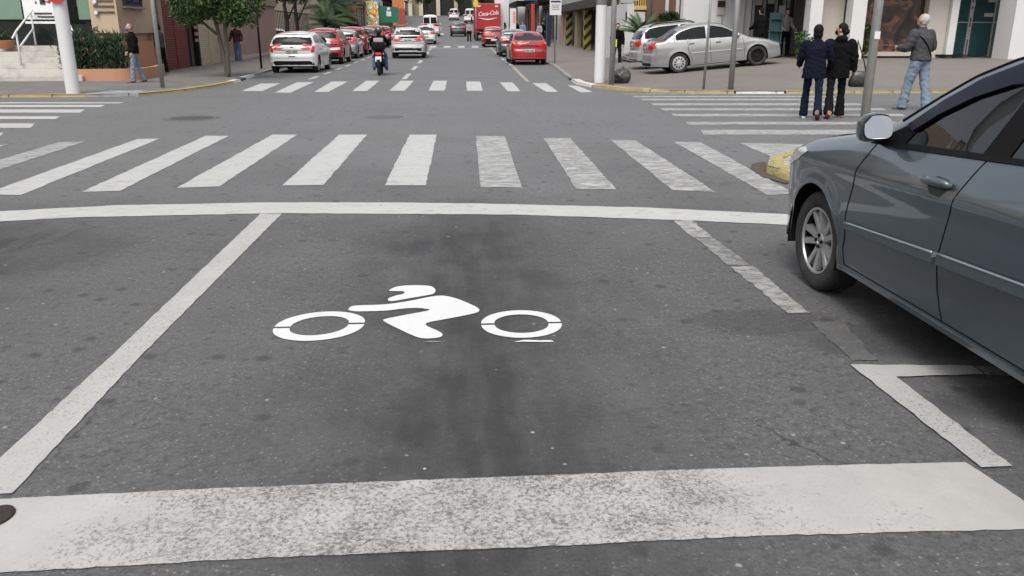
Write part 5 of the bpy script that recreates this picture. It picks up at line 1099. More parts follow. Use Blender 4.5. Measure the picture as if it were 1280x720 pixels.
# hedge on a white wall, palm, house behind
hw_ = thing('garden_wall', 'white garden wall under the hedge behind the silver cars', 'wall'); mb = MB(); mb.box((8.75, 37.4, .9), (2.6, .25, 1.8)); mb.box((7.7, 41.5, 1.3), (.3, 8.0, 2.6)); mb.box((7.95, 37.7, 1.1), (.8, .3, 2.3)); mb.build('wall', M_white, hw_)
hd = thing('hedge', 'clipped dark green hedge on top of the white garden wall', 'hedge', (9.4, 37.5, 1.78)); mb = MB(); foliage(mb, (0, 0, .2), (.52, .3, .24), 70, 40, .14, .10, .05, .3); mb.build('leaves', M_leafh, hd)
frond_plant('palm', 'small palm with arching fronds left of the silver cars', 'palm', (7.75, 35.4, .15), 1.15, 26, 1.35, M_palm, M_bark, None, 1.0, .085)
frond_plant('tall_palm', 'slim bare palm trunk rising behind the silver estate car', 'palm', (8.25, 36.3, .2), 5.2, 20, 1.8, M_palm, M_bark, None, 1.2, .10)
bd = thing('grass_bed', 'kerbed grass strip at the foot of the right palm', 'flower bed', (7.9, 35.5, zt(7.9, 35.5) + SW)); mb = MB(); mb.box((0, 0, .06), (1.6, 2.2, .16), bev=.03); mb.build('kerb', M_conc, bd); mb = MB()
for _ in range(500): leaf(mb, Vector((random.uniform(-.7, .7), random.uniform(-1, 1), .13)), Vector((random.uniform(-.6, .6), random.uniform(-.6, .6), 1)).normalized(), random.uniform(.08, .18), .012)
mb.build('grass', M_leafh, bd)
hb = thing('balcony_house', 'house with brown cladding and yellow balcony behind the hedge', 'building'); mb = MB(); mb.box((14, 47.5, 3.2), (8, 6, 7)); mb.build('wall', mat('brown_cladding', (.16, .085, .05), .7, var=.2, scale=3, aniso=(6, 6, .4)), hb)
for x in (11.0, 11.55): mb = MB(); mb.box((x, 44.45, 3.2), (.16, .1, 6.5)); mb.build('white_post', M_wpaint, hb)
mb = MB(); mb.box((9.6, 46.2, 2.6), (1.7, 3, .2)); [mb.box((8.85 + .12 * i, 44.75, 3.1), (.04, .04, .8)) for i in range(13)]; mb.box((9.57, 44.75, 3.5), (1.55, .06, .06)); mb.build('balcony', mat('yellow_balcony', (.55, .40, .14), .6, var=.1), hb)
# garage front with striped columns
gz = zt(8.7, 57) + SW; gr = thing('garage_building', 'dark covered garage front with black and yellow striped columns on the right', 'building')
mb = MB(); mb.box((12.9, 58.3, 5.2), (8.4, 23.4, 4.4)); mb.box((15.0, 58.3, 1.6), (4.2, 23.4, 3.2)); mb.build('wall', M_greyw, gr)
mb = MB(); mb.box((8.55, 58.3, 3.05), (.7, 23.4, .5)); mb.build('canopy_beam', mat('dark_beam', (.03, .025, .022), .8), gr)
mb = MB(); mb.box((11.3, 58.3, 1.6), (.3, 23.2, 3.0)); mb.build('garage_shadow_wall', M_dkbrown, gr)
for y, w_, m in ((48.0, 2.6, M_cream), (51.6, 1.7, mat('khaki_panel', (.26, .22, .12), .8, var=.12, scale=2)), (61.6, 1.3, MATS['khaki_panel']), (69, 1.8, M_taupe)):
    mb = MB(); mb.box((8.9, y, gz + 1.35), (.3, w_, 2.7)); mb.build('facade_panel', m, gr)
mb = MB(); mb.box((8.70, 48.3, gz + 1.4), (.06, 1.2, 2.3)); mb.build('sign_board', mat('cream_board', (.5, .45, .36), .6, var=.15, scale=3), gr); mb = MB(); mb.box((8.7, 68.8, gz + 1.4), (.06, 1.2, 1.9)); mb.build('pink_poster', mat('pink_poster', (.5, .22, .2), .6, var=.5, scale=4), gr)
ms = bpy.data.materials.new('hazard_stripes'); ms.use_nodes = True; n = ms.node_tree.nodes; l = ms.node_tree.links; t = n.new('ShaderNodeTexCoord'); sx = n.new('ShaderNodeSeparateXYZ'); l.new(t.outputs['Object'], sx.inputs[0])
u = node_math(n, l, 'SUBTRACT', node_math(n, l, 'ADD', sx.outputs[2], 0), node_math(n, l, 'ADD', sx.outputs[0], sx.outputs[1])); fr_ = node_math(n, l, 'FRACT', node_math(n, l, 'MULTIPLY', u, 1.55))
l.new(mixc(n, l, node_math(n, l, 'GREATER_THAN', fr_, .5), (.015, .014, .012), (.33, .27, .05)), n['Principled BSDF'].inputs['Base Color']); n['Principled BSDF'].inputs['Roughness'].default_value = .7
for y in (56.4, 65.4): mb = MB(); mb.box((8.75, y, gz + 1.35), (.48, .48, 2.9), bev=.02); mb.build('striped_column', ms, gr)
frontage('dark_shop', 'dark fronted shop beyond the garage with blue fascia', -1, 8.6, 71, 84, 6.5, M_greyw, shop=[M_shop1], awning=1.6, sign=3.75, msign=M_blue)
frontage('blue_shop', 'shop with wide blue fascia sign further up on the right', -1, 8.4, 84.2, 101, 7, M_taupe, shop=[M_shop2, M_shop1], awning=2.2, sign=3.6, msign=M_blue)
frontage('white_house', 'white house with shop doors near the top on the right', -1, 7.6, 101.2, 124, 7, M_white, shop=[M_shop2], sign=3.4, msign=M_wpaint)
frontage('tan_house', 'tan house at the top of the right street side', -1, 7.8, 124.2, 150, 8, M_cream, shop=[M_shop1], awning=1.2)
# ---------------------------------------------------------------- the other vehicles
G_L = 'cars parked along the left kerb'; G_R = 'cars parked along the right kerb'
P_white = paint('white', (.62, .62, .61)); P_red = paint('red', (.30, .010, .014)); P_red2 = paint('deep_red', (.26, .012, .018), .2); P_silver = paint('silver', (.33, .325, .315), .6, .35); P_grey = paint('grey', (.10, .105, .11), .5); P_dark = paint('dark_teal', (.03, .04, .045), .4); P_pearl = paint('pearl', (.50, .50, .50), .15)
def at(x, yrear, L, off=0.): return (x, yrear + L / 2, zt(x, yrear + L / 2) + off)
def plate_box(): pass
car('hatch', 'parked_car', 'white hatchback with red lamps parked first in the row at left', 'car', at(-5.72, 31.3, 3.96), R(-1.0), P_white, G_L, 'spoke', M_glass, 1, tail=[(.66, .74), (.73, .71), (.78, .76), (.78, .93), (.72, .92), (.68, .84)], plate_z=.76, lower=(.20, .42), rearwin=(.97, 1.385, .425, .36),
    extra=lambda b, r: [b.patch('bumper_slot', [(-.12, .56), (.12, .56), (.12, .59), (-.12, .59)], 'r', M_blk, r, .006, .05)])
car('suv', 'parked_car', 'red off-roader with black spare wheel on its tailgate behind the white hatchback', 'car', at(-5.75, 38.4, 4.2), 0, P_red, G_L, 'spoke', M_glass, 1, spare=True, rails='black', lower=(.30, .50), spec=dict(W=1.73), plate_z=.62, extra=lambda b, r: b.patch('bumper_pad', [(.25, .60), (.78, .62), (.78, .74), (.25, .70)], 'r', P_pearl, r, .012, .06))
car('hatch', 'parked_car', 'silver compact car squeezed between two red ones on the left', 'car', at(-5.75, 44.7, 3.96), 0, P_silver, G_L, 'spoke', M_glass, 1)
car('suv', 'parked_car', 'red sport utility car with silver roof rails third from the white hatchback', 'car', at(-5.75, 49.4, 4.2), 0, P_red2, G_L, 'spoke', M_glass, 1, rails='silver', lower=(.30, .52))
car('hatch', 'parked_car', 'dark teal car with pale rear window behind the second red one', 'car', at(-5.75, 55.6, 3.96), 0, P_dark, G_L, 'spoke', M_glassL, 0)
car('suv', 'parked_car', 'red car with pale windows far along the left kerb', 'car', at(-5.65, 61.5, 4.2), 0, P_red, G_L, 'spoke', M_glassL, 0)
car('hatch', 'parked_car', 'last dark red car seen in the left parking row', 'car', at(-5.6, 67.5, 3.96), 0, P_red2, G_L, 'spoke', M_glassL, 0)
car('minivan', 'parked_van', 'white van parked behind the fence and trunks on the left', 'van', (-13.4, 56, .1), R(80), P_white, None, 'steel', M_glass, 0)
car('hatch', 'parked_car', 'white car parked behind the fence beyond the white van', 'car', (-13.2, 61.5, .2), R(95), P_white, None, 'steel', M_glass, 0)
# driving away
car('suv', 'sport_utility_car', 'white sport utility car with dark lamp band driving away behind the motorcyclist', 'car', at(-2.34, 45.0, 4.2), R(.5), P_pearl, None, 'spoke', M_glass, 1, lower=(.28, .64), tail=[(.50, .99), (.78, 1.0), (.78, 1.12), (.70, 1.14), (.50, 1.09)], plate_z=.90, rearwin=(1.15, 1.50, .43, .37), rails='silver',
    extra=lambda b, r: [b.patch('lamp_band', [(-.72, .99), (.72, .99), (.74, 1.1), (-.74, 1.1)], 'r', M_blk, r, .005, .08), b.patch('bumper_line', [(-.7, .60), (.7, .60), (.7, .625), (-.7, .625)], 'r', M_capw, r, .008, .08), b.patch('skid_plate', [(-.5, .32), (.5, .32), (.48, .40), (-.48, .40)], 'r', M_capw, r, .010, .08)])
car('sedan', 'saloon_car', 'small white car driving ahead of the white sport utility car', 'car', at(-2.2, 70, 4.22), 0, P_white, None, 'steel', M_glassL, 0)
car('van', 'van', 'white van with two rear windows and open-looking dark mirrors in the left lane', 'van', at(-2.3, 90, 4.9), 0, P_white, None, 'steel', M_glass, 0, rearwin=(1.25, 1.85, .42, .38))
car('hatch', 'compact_car', 'dark compact car with pale rear window driving in the middle lane', 'car', at(.58, 90.5, 3.96), 0, P_dark, None, 'steel', M_glassL, 0, spec=dict(top=SPECS['hatch']['top']))
car('minivan', 'van', 'white van uphill in the centre at the far end of the street', 'van', at(.25, 150, 4.2), 0, P_white, None, 'steel', M_glass, 0, rearwin=(1.15, 1.62, .40, .36))
car('van', 'van', 'white van parked uphill beside the red truck', 'van', at(2.75, 138, 4.9), 0, P_white, None, 'steel', M_glassL, 0, rearwin=(1.25, 1.85, .42, .38))
# parked right
car('sedan', 'parked_car', 'bright red saloon parked nearest on the right kerb', 'car', at(3.30, 37.4, 4.1), R(.6), P_red, G_R, 'steel', M_glassL, 1, spec=dict(W=1.60, L=4.1, top=[(0, .45), (.05, .63), (.4, .79), (1.0, .92), (1.12, .97), (1.85, 1.36), (2.2, 1.42), (2.8, 1.41), (3.15, 1.33), (3.70, 1.03), (3.98, 1.01), (4.06, .96), (4.1, .80)], belt=[(0, .78), (1, .90), (4.0, .97)]), tail=[(.50, .86), (.76, .84), (.77, .97), (.52, .97)], plate_z=.60, lower=(.22, .26), rearwin=(1.03, 1.32, .40, .33), wiper=False,
    extra=lambda b, r: [b.patch('bumper_strip', [(-.74, .70), (.74, .70), (.74, .73), (-.74, .73)], 'r', mat('strip_red', (.25, .05, .05), .5), r, .012, .08)] + [b.patch('lamp_core', [(.62 * s, .87), (.70 * s, .87), (.70 * s, .93), (.62 * s, .93)], 'r', M_amber, r, .02, .05) for s in (1, -1)])
car('hatch', 'parked_car', 'dark grey car mostly hidden behind the bright red saloon', 'car', at(3.32, 46.5, 3.96), 0, P_grey, G_R, 'steel', M_glassL, 1)
car('hatch', 'parked_car', 'red hatchback with black lower tail and white plate below the red truck', 'car', at(2.98, 63, 3.96), 0, P_red, G_R, 'steel', M_glassL, 1, lower=(.24, .58), plate='white', plate_z=.50, spec=dict(W=1.62))
# silver pair on the shop forecourt
SL = math.atan(.09)
def sedan_extra(b, r):
    for sd in (-1, 1): b.patch('side_moulding', [(1.3, .545), (2.9, .555), (2.9, .585), (1.3, .575)], sd, mat('silver_moulding', (.58, .57, .55), .3, .5), r, .012, .06, .014)
car('sedan', 'parked_car', 'silver four-door saloon parked across the forecourt seen from its side', 'car', (8.22, 27.15, zt(8.22, 27.15) + SW), R(-91.5), P_silver, None, ('steel', 'cap'), M_glass, 1, tilt=(SL, 0), extra=sedan_extra, handle=M_blk)
car('suv', 'parked_car', 'silver estate car with roof bars parked behind the silver saloon', 'car', (8.35, 30.15, zt(8.35, 30) + SW), R(-90), paint('light_silver', (.40, .40, .39), .5), None, 'cap', M_glass, 1, tilt=(SL, 0), rails='black', spec=dict(L=4.1, W=1.68, wb=2.47, fo=.8, wr=.30, top=[(0, .55), (.05, .72), (.4, .84), (1.0, .96), (1.8, 1.42), (2.2, 1.52), (3.3, 1.50), (3.62, 1.44), (3.80, 1.30), (4.02, 1.02), (4.07, .95), (4.1, .8)], belt=[(0, .85), (1, .93), (4.0, 1.0)]), extra=lambda b, r: [(lambda P: (lambda mb: (mb.tube(P, .02, 6), mb.build('roof_bar', M_blk, r)))(MB()))([(-.58, b.L / 2 - q, 1.545), (.58, b.L / 2 - q, 1.545)]) for q in (2.3, 3.2)])

# --- red delivery truck
def truck():
    t = thing('delivery_truck', 'tall red delivery truck with white script lettering on its back', 'truck', (3.15, 78, zt(3.1, 78) - .02)); Rd = mat('truck_red', (.36, .02, .022), .45, var=.06, scale=1, dirt=(.22, .02, .02, .4))
    mb = MB(); mb.box((0, 3.0, 2.14), (2.25, 6.0, 2.2), bev=.06); mb.build('cargo_box', Rd, t)
    mb = MB(); mb.box((0, 7.0, 1.65), (2.2, 1.7, 2.2), bev=.15); mb.build('cab', Rd, t)
    mb = MB(); mb.box((0, 3.4, .78), (1.0, 6.6, .3)); mb.box((0, .06, .62), (2.2, .12, .16), bev=.02); mb.build('chassis', M_blk, t)
    for y in (1.5, 6.8):
        for s in (-1, 1): wheel(t, s * .98, y, .44, .28, 'steel', 20, s)
    for s in (-1, 1):
        mb = MB(); mb.box((s * .9, -.02, .84), (.3, .05, .14), bev=.01); mb.build('taillight', M_red, t); mb = MB(); mb.box((s * .78, -.012, 3.0), (.26, .02, .13)); mb.build('white_panel', M_wpaint, t)
        mb = MB(); mb.box((s * 1.28, 7.6, 2.0), (.16, .08, .4), bev=.02); mb.build('mirror', M_blk, t)
    mb = MB(); mb.box((0, -.01, 1.03), (2.26, .03, .08)); mb.build('tail_edge', M_dkbrown, t)
    text_obj('script_lettering', 'Coca-Cola', .50, M_wpaint, t, (.03, -.012, 2.38), (R(90), R(-6), 0), .35, .006, .010, .84)
    P = [(-.88 + 1.76 * i / 16, -.015, 1.98 + .07 * math.sin(i / 16 * 5.2 + 2.2) - .02) for i in range(17)]; vs = []
    for i, p in enumerate(P): w = .055 * math.sin(math.pi * (.06 + .9 * i / 16)); vs += [(p[0], p[1] - .004, p[2] - w), (p[0], p[1] - .004, p[2] + w)]
    mb = MB(); mb.add(vs, [(2 * i, 2 * i + 2, 2 * i + 3, 2 * i + 1) for i in range(16)]); mb.build('white_swoosh', M_wpaint, t)
truck()
# --- motorcycle
def motorcycle(name, label, loc, rz, tank, box=True, group=None):
    t = thing(name, label, 'motorcycle', loc, rz, group)
    for y, w in ((.62, .10), (-.62, .12)):
        Mx = Matrix.Translation((0, y, .30)) @ Matrix.Rotation(R(90), 4, 'Y'); mb = MB(); mb.smooth = True; mb.lathe([(.225, -w * .4), (.28, -w * .45), (.30, -w * .2), (.305, 0), (.30, w * .2), (.28, w * .45), (.225, w * .4)], Mx, 28, True); wv = mb.build('wheel', M_rub, t, autos=50)
        mb = MB(); mb.smooth = True; mb.lathe([(.235, -.04), (.235, .04), (.21, .04), (.21, -.04)], Mx, 24, True); mb.lathe([(.05, -.06), (.05, .06)], Mx, 10)
        for i in range(8): a = math.pi * 2 * i / 8; mb.tube([Mx @ Vector((.04 * math.cos(a), .04 * math.sin(a), 0)), Mx @ Vector((.215 * math.cos(a), .215 * math.sin(a), 0))], .009, 4)
        mb.build('rim', M_dsteel, wv)
    mb = MB(); mb.smooth = True; mb.tube([(0, .36, .82), (0, .1, .62), (0, -.15, .36)], .035, 6); mb.tube([(0, .36, .82), (0, .3, .35), (0, -.1, .3)], .03, 6)
    for s in (-1, 1): mb.tube([(s * .08, -.15, .38), (s * .09, -.62, .30)], .022, 6); mb.tube([(s * .10, -.6, .34), (s * .11, -.42, .72)], .026, 6); mb.tube([(s * .07, .62, .30), (s * .07, .40, .86)], .022, 6)
    mb.build('frame', M_dsteel, t)
    mb = MB(); mb.box((0, .05, .40), (.26, .34, .28), bev=.06); mb.build('engine', M_blk, t, autos=40)
    mb = MB(); mb.ball((0, .18, .82), (.15, .27, .13)); mb.smooth = True; mb.build('tank', tank, t, autos=60)
    mb = MB(); mb.box((0, -.30, .80), (.25, .66, .09), bev=.04); mb.build('seat', M_blk, t, autos=40)
    mb = MB(); mb.smooth = True; mb.tube([(-.36, .24, 1.02), (-.2, .36, .98), (0, .38, .94), (.2, .36, .98), (.36, .24, 1.02)], .016, 6); hb_ = mb.build('handlebar', M_dsteel, t)
    for s in (-1, 1): mb = MB(); mb.smooth = True; mb.tube([(s * .25, .33, 1.0), (s * .32, .34, 1.14)], .007, 5); mb.ball((s * .34, .33, 1.17), (.07, .02, .05)); mb.build('mirror', M_blk, t)
    mb = MB(); mb.smooth = True; mb.tube([(.13, .1, .28), (.15, -.3, .30), (.16, -.72, .40)], [.025, .03, .045], 8); mb.build('exhaust', M_blk, t)
    mb = MB(); vs = [(s * .07, -.62 + .34 * math.cos(a), .30 + .36 * math.sin(a)) for a in [R(q) for q in range(60, 200, 14)] for s in (-1, 1)]; mb.add(vs, [(2 * i, 2 * i + 1, 2 * i + 3, 2 * i + 2) for i in range(len(vs) // 2 - 1)]); mb.build('mudguard', M_blk, t)
    mb = MB(); mb.box((0, -.78, .72), (.20, .07, .10), bev=.03); mb.build('taillight', mat('lit_red_lamp', (.6, .02, .02), .2), t, autos=40)
    mb = MB(); mb.box((0, -.86, .55), (.20, .02, .17), rx=R(-12), bev=.005); po = mb.build('number_plate', M_platew, t); mb = MB(); [mb.box((-.06 + .04 * i, -.873, .55), (.02, .004, .05), rx=R(-12)) for i in range(4)]; mb.build('plate_marks', mat('pale_ink', (.3, .3, .32), .6), po)
    for s in (-1, 1): mb = MB(); mb.box((s * .17, -.74, .72), (.05, .05, .05), bev=.015); mb.build('indicator', M_amber, t)
    if box:
        mb = MB(); mb.box((0, -.56, .98), (.46, .40, .26), bev=.06); mb.build('top_box', M_blk, t, autos=40)
    return t
motorcycle('motorcycle', 'black motorcycle with black top box ridden away in the left lane', (-2.55, 30.3, 0), R(1), M_blk)
motorcycle('motorcycle', 'dark motorcycle parked uphill left of the red truck', (1.75, 98, zt(1.75, 98)), R(-25), P_white, False)
# ---------------------------------------------------------------- people
from mathutils import noise as mnoise
def remesh(name, mb, m, parent, vox, smooth=4, fold=0.):
    o = mb.build('tmp', m); r = o.modifiers.new('r', 'REMESH'); r.mode = 'VOXEL'; r.voxel_size = vox; r.use_smooth_shade = True
    s = o.modifiers.new('s', 'SMOOTH'); s.factor = .5; s.iterations = smooth
    bpy.context.view_layer.update(); me = bpy.data.meshes.new_from_object(o.evaluated_get(bpy.context.evaluated_depsgraph_get())); bpy.data.objects.remove(o)
    if fold:       # cloth creases: push the surface along its normals by a stretched noise
        sd = random.uniform(0, 50); nr = [v.normal.copy() for v in me.vertices]
        for v, nn in zip(me.vertices, nr):
            c = v.co; k = mnoise.noise(Vector((c.x * 11 + sd, c.y * 11, c.z * 17 + c.x * 8))) * .012 + mnoise.noise(Vector((c.x * 26, c.y * 26 + sd, c.z * 34))) * .005
            v.co = c + nn * k * fold
    me.name = name; me.materials.clear(); me.materials.append(m); q = bpy.data.objects.new(name, me); COL.objects.link(q); q.parent = parent; return q
def rings(mb, pts, n=18):
    """loft of ellipses: (centre, rx, ry)"""
    vs = []
    for c, rx, ry in pts: vs += [(c[0] + rx * math.cos(2 * math.pi * j / n), c[1] + ry * math.sin(2 * math.pi * j / n), c[2]) for j in range(n)]
    k = len(pts); mb.add(vs, [(i * n + j, i * n + (j + 1) % n, (i + 1) * n + (j + 1) % n, (i + 1) * n + j) for i in range(k - 1) for j in range(n)] + [tuple(range(n))[::-1], tuple(range((k - 1) * n, k * n))])
def bent(a, b, c, k=5):
    """smooth polyline through a joint"""
    P = [Vector(a).lerp(Vector(b), i / k) for i in range(k)] + [Vector(b).lerp(Vector(c), i / k) for i in range(k + 1)]
    return [P[0]] + [(P[i - 1] + P[i] * 2 + P[i + 1]) / 4 for i in range(1, len(P) - 1)] + [P[-1]]
SKIN = mat('skin', (.40, .24, .17), .6, var=.1, scale=12); SKIN2 = mat('tanned_skin', (.30, .17, .115), .6, var=.1, scale=12)
def cloth(name, c, rough=.95, var=.16): return mat('cloth_' + name, c, rough, spec=.12, var=var, scale=9, bump=.45, bscale=16, detail=5)
H_black = mat('black_hair', (.006, .005, .005), .6, spec=.15, var=.4, scale=40, bump=.5, bscale=90); H_white = mat('white_hair', (.40, .395, .385), .8, spec=.15, var=.2, scale=40, bump=.5, bscale=90); H_grey = mat('grey_hair', (.16, .15, .14), .8, spec=.15, var=.3, scale=40, bump=.4, bscale=90)
def person(label, loc, face, h=1.72, lt=0, lk=0, rt=0, rk=0, la=0, le=10, lab=8, ra=0, re=10, rab=8, lean=2, hyaw=0, hpitch=0, coat=None, coatlen=.0, pants=None, shoes=None, hair=H_black, hairstyle='short', skin=SKIN, fem=False, vox=.012, group=None, wide=1., flare=0., hood=False, mask=None, feet=(0, 0), pz=None, collar=True, bulk=1., thigh_out=(3, 3), helmet=None):
    """face: heading in degrees, local +y is forward; leg and arm angles in degrees, forward positive"""
    s = h / 1.72; t = thing('person', label, 'person', loc, R(face), group)
    def dirv(a, out, side): a, o = R(a), R(out); return Vector((side * math.sin(o), math.sin(a) * math.cos(o), -math.cos(a) * math.cos(o)))
    legs = {}
    for sd, a, k in ((-1, lt, lk), (1, rt, rk)): legs[sd] = (dirv(a, thigh_out[0 if sd < 0 else 1], sd), dirv(a - k, 1, sd))
    if pz is None: pz = max(-.43 * u.z - .41 * v.z + .085 for u, v in legs.values())
    hips = Vector((0, 0, pz)); J = {}
    for sd, (u, v) in legs.items():
        hp = hips + Vector((sd * .088, 0, -.01)); kn = hp + u * .43; an = kn + v * .41; J[sd] = (hp, kn, an)
    L = R(lean); up = Vector((0, math.sin(L), math.cos(L))); sh = .185 * (.9 if fem else 1.) * bulk
    waist = hips + up * .15; chest = hips + up * .36; nb = hips + up * .50; hc = nb + Vector((0, .03 + .06 * math.sin(R(hpitch)), .165)) * 1.
    A = {}
    for sd, a, e, ab in ((-1, la, le, lab), (1, ra, re, rab)):
        so = hips + up * .46 + Vector((sd * sh, 0, 0)); el = so + dirv(a, ab, sd) * .285; wr = el + dirv(a + e, ab * .2 - (e > 60) * 22, sd) * .245; A[sd] = (so, el, wr)
    S = lambda v: Vector(v) * s
    # body: one continuous mesh (torso, limbs, neck, head, hands)
    mb = MB(); rings(mb, [(S(hips + up * -.06), .10 * s, .07 * s), (S(hips), .125 * s, .085 * s), (S(waist), .125 * s, .085 * s), (S(chest), .15 * s, .095 * s), (S(hips + up * .46), .14 * s, .08 * s), (S(nb), .06 * s, .055 * s)])
    mb.tube([S(nb - up * .04), S(nb + up * .05), S(hc)], [.055 * s, .05 * s, .05 * s], 12)
    Mh = Matrix.Translation(S(hc)) @ Matrix.Rotation(R(hyaw), 4, 'Z') @ Matrix.Rotation(R(-hpitch), 4, 'X')
    def hp_(mb2, c, r, n=16, m=12):
        b2 = MB(); b2.ball((0, 0, 0), (r[0] * s, r[1] * s, r[2] * s), n, m); Mx = Mh @ Matrix.Translation(Vector(c) * s); mb2.add([Mx @ Vector(v) for v in b2.v], b2.f)
    hp_(mb, (0, 0, .01), (.074, .094, .108)); hp_(mb, (0, .03, -.05), (.055, .062, .062)); hp_(mb, (0, .095, -.012), (.015, .022, .024), 8, 6); hp_(mb, (0, .084, -.065), (.024, .012, .012), 8, 6)
    for sd in (-1, 1): hp_(mb, (sd * .076, -.005, -.005), (.012, .024, .034), 8, 6)
    for sd in (-1, 1):
        hp, kn, an = J[sd]; mb.tube([S(p) for p in bent(hp, kn, an)], [s * (.064 - .032 * i / 10) for i in range(11)], 12)
        so, el, wr = A[sd]; mb.tube([S(p) for p in bent(so, el, wr)], [s * (.040 - .016 * i / 10) for i in range(11)], 10)
        d = (wr - el).normalized(); inw = Vector((-sd, 0, 0)); inw = (inw - d * inw.dot(d)).normalized(); fw = d.cross(inw); fw = fw if fw.y > 0 else -fw
        pc = wr + d * .045; mb.tube([S(wr), S(wr + d * .03), S(wr + d * .085)], [.026 * s, .03 * s, .028 * s], 8)
        for q, ln in ((-.027, .062), (-.009, .078), (.009, .084), (.027, .074)):      # four curled fingers and a thumb
            a0 = wr + d * .07 + fw * q; a1 = a0 + d * ln * .55; a2 = a1 + (d * .75 + inw * .65).normalized() * ln * .5; mb.tube([S(a0), S(a1), S(a2)], [.0105 * s, .010 * s, .008 * s], 6)
        a0 = wr + d * .03 + fw * .024; a1 = a0 + (d * .7 + fw * .7).normalized() * .035; mb.tube([S(a0), S(a1), S(a1 + (d + inw * .3).normalized() * .03)], [.013 * s, .011 * s, .009 * s], 6)
    remesh('body', mb, skin, t, vox * s * .85, 2)
    # face: eyes and brows
    for sd in (-1, 1):
        mb = MB(); mb.smooth = True; hp_(mb, (sd * .031, .086, .008), (.013, .008, .007), 8, 6); mb.build('eye', mat('eye_dark', (.03, .022, .018), .3), t)
    # trousers
    mb = MB(); hw = .158 * wide; rings(mb, [(S(hips + Vector((0, 0, -.09))), .13 * s, .095 * s), (S(hips + Vector((0, 0, -.02))), hw * s, .112 * s), (S(hips + up * .07), .150 * s * wide, .105 * s), (S(hips + up * .13), .14 * s, .095 * s)])
    for sd in (-1, 1):
        hp, kn, an = J[sd]; P = bent(hp + Vector((0, 0, -.02)), kn, an + Vector((0, 0, -.035))); n = len(P) - 1
        mb.tube([S(p) for p in P], [s * wide * (.098 - .030 * min(1, i / (n * .55)) + (.008 + flare) * max(0, i / n - .55) / .45 + random.uniform(-.003, .003)) for i in range(n + 1)], 14)
    remesh('trousers', mb, pants, t, vox * s, 3, 1.)
    # shoes
    for k, sd in enumerate((-1, 1)):
        an = J[sd][2]; v = legs[sd][1]; tilt = max(-.5, min(.9, -math.atan2(v.y, -v.z) * 1.0))
        Mx = Matrix.Translation(S(an)) @ Matrix.Rotation(R(-8 * sd), 4, 'Z') @ Matrix.Rotation(-max(0, tilt) * .9, 4, 'X')
        b2 = MB(); vs = [((.0), -.075, .05, .036, .05), (0, -.05, .046, .040, .055), (0, .02, .040, .042, .05), (0, .09, .033, .046, .036), (0, .15, .028, .042, .028), (0, .185, .022, .026, .020)]; n = 12; V = []
        for x, y, zc, rx, rz_ in vs: V += [Mx @ (Vector((rx * math.cos(2 * math.pi * j / n), y, max(-.083, -.083 + zc + rz_ * math.sin(2 * math.pi * j / n)))) * s) for j in range(n)]
        b2.smooth = True; b2.add(V, [(i * n + j, i * n + (j + 1) % n, (i + 1) * n + (j + 1) % n, (i + 1) * n + j) for i in range(5) for j in range(n)] + [tuple(range(n))[::-1], tuple(range(5 * n, 6 * n))])
        sm = shoes[k] if isinstance(shoes, (tuple, list)) else shoes; b2.build('shoe', sm, t, autos=60)
    # jacket
    mb = MB(); hem = hips + up * (-.03 - coatlen); r0 = (.162 if not fem else .160) * bulk
    rings(mb, [(S(hem), (r0 + .012 * (coatlen > .05)) * s, .125 * s * bulk), (S(hips + up * .03), r0 * s, .122 * s * bulk), (S(waist), (.145 if fem else .155) * bulk * s, .115 * s * bulk), (S(chest), .178 * bulk * s * (.95 if fem else 1), .125 * bulk * s), (S(hips + up * .445), .17 * bulk * s, .105 * s), (S(hips + up * .49), .105 * s, .08 * s), (S(nb + up * .03), .070 * s, .068 * s)])
    for sd in (-1, 1):
        so, el, wr = A[sd]; mb.ball(S(so + Vector((-sd * .022, 0, -.022))), (.066 * s * bulk, .066 * s * bulk, .064 * s * bulk), 14, 10); P = bent(so + Vector((-sd * .022, 0, -.03)), el, wr); mb.tube([S(p) for p in P], [s * bulk * (.072 - .026 * i / 10 + random.uniform(-.003, .003)) for i in range(11)], 12)
    if hood: b2 = MB(); mb.ball(S(nb + Vector((0, -.075, .0))), (.11 * s, .07 * s, .075 * s), 14, 10)
    remesh('jacket', mb, coat, t, vox * s, 3, 1.1)
    if collar and not hood: mb = MB(); mb.smooth = True; mb.lathe([(.066 * s, -.01), (.070 * s, .02 * s), (.064 * s, .045 * s), (.058 * s, .03 * s)], Matrix.Translation(S(nb + up * .015 + Vector((0, .005, 0)))), 18, True); mb.build('collar', coat, t)
    # hair
    if helmet is None:
        mb = MB()
        if hairstyle == 'short': hp_(mb, (0, -.012, .028), (.082, .098, .104)); hp_(mb, (0, -.045, -.03), (.070, .06, .07))
        elif hairstyle == 'thin': hp_(mb, (0, -.022, .020), (.077, .088, .098)); hp_(mb, (0, -.04, -.035), (.070, .055, .042))
        elif hairstyle == 'bun': hp_(mb, (0, -.015, .022), (.083, .099, .106)); hp_(mb, (0, -.095, -.03), (.05, .05, .055)); hp_(mb, (0, -.06, -.06), (.055, .04, .07))
        elif hairstyle == 'bob': hp_(mb, (0, -.018, .024), (.090, .102, .108)); hp_(mb, (0, -.04, -.055), (.088, .072, .075))
        # keep the face clear
        b2 = MB(); keep = Mh.inverted()
        o = remesh('hair', mb, hair, t, vox * s * .8, 1); bm = bmesh.new(); bm.from_mesh(o.data)
        bmesh.ops.delete(bm, geom=[v for v in bm.verts if (lambda q: q.y > .035 * s and q.z < .055 * s)(keep @ v.co)], context='VERTS'); bm.to_mesh(o.data); bm.free()
    else:
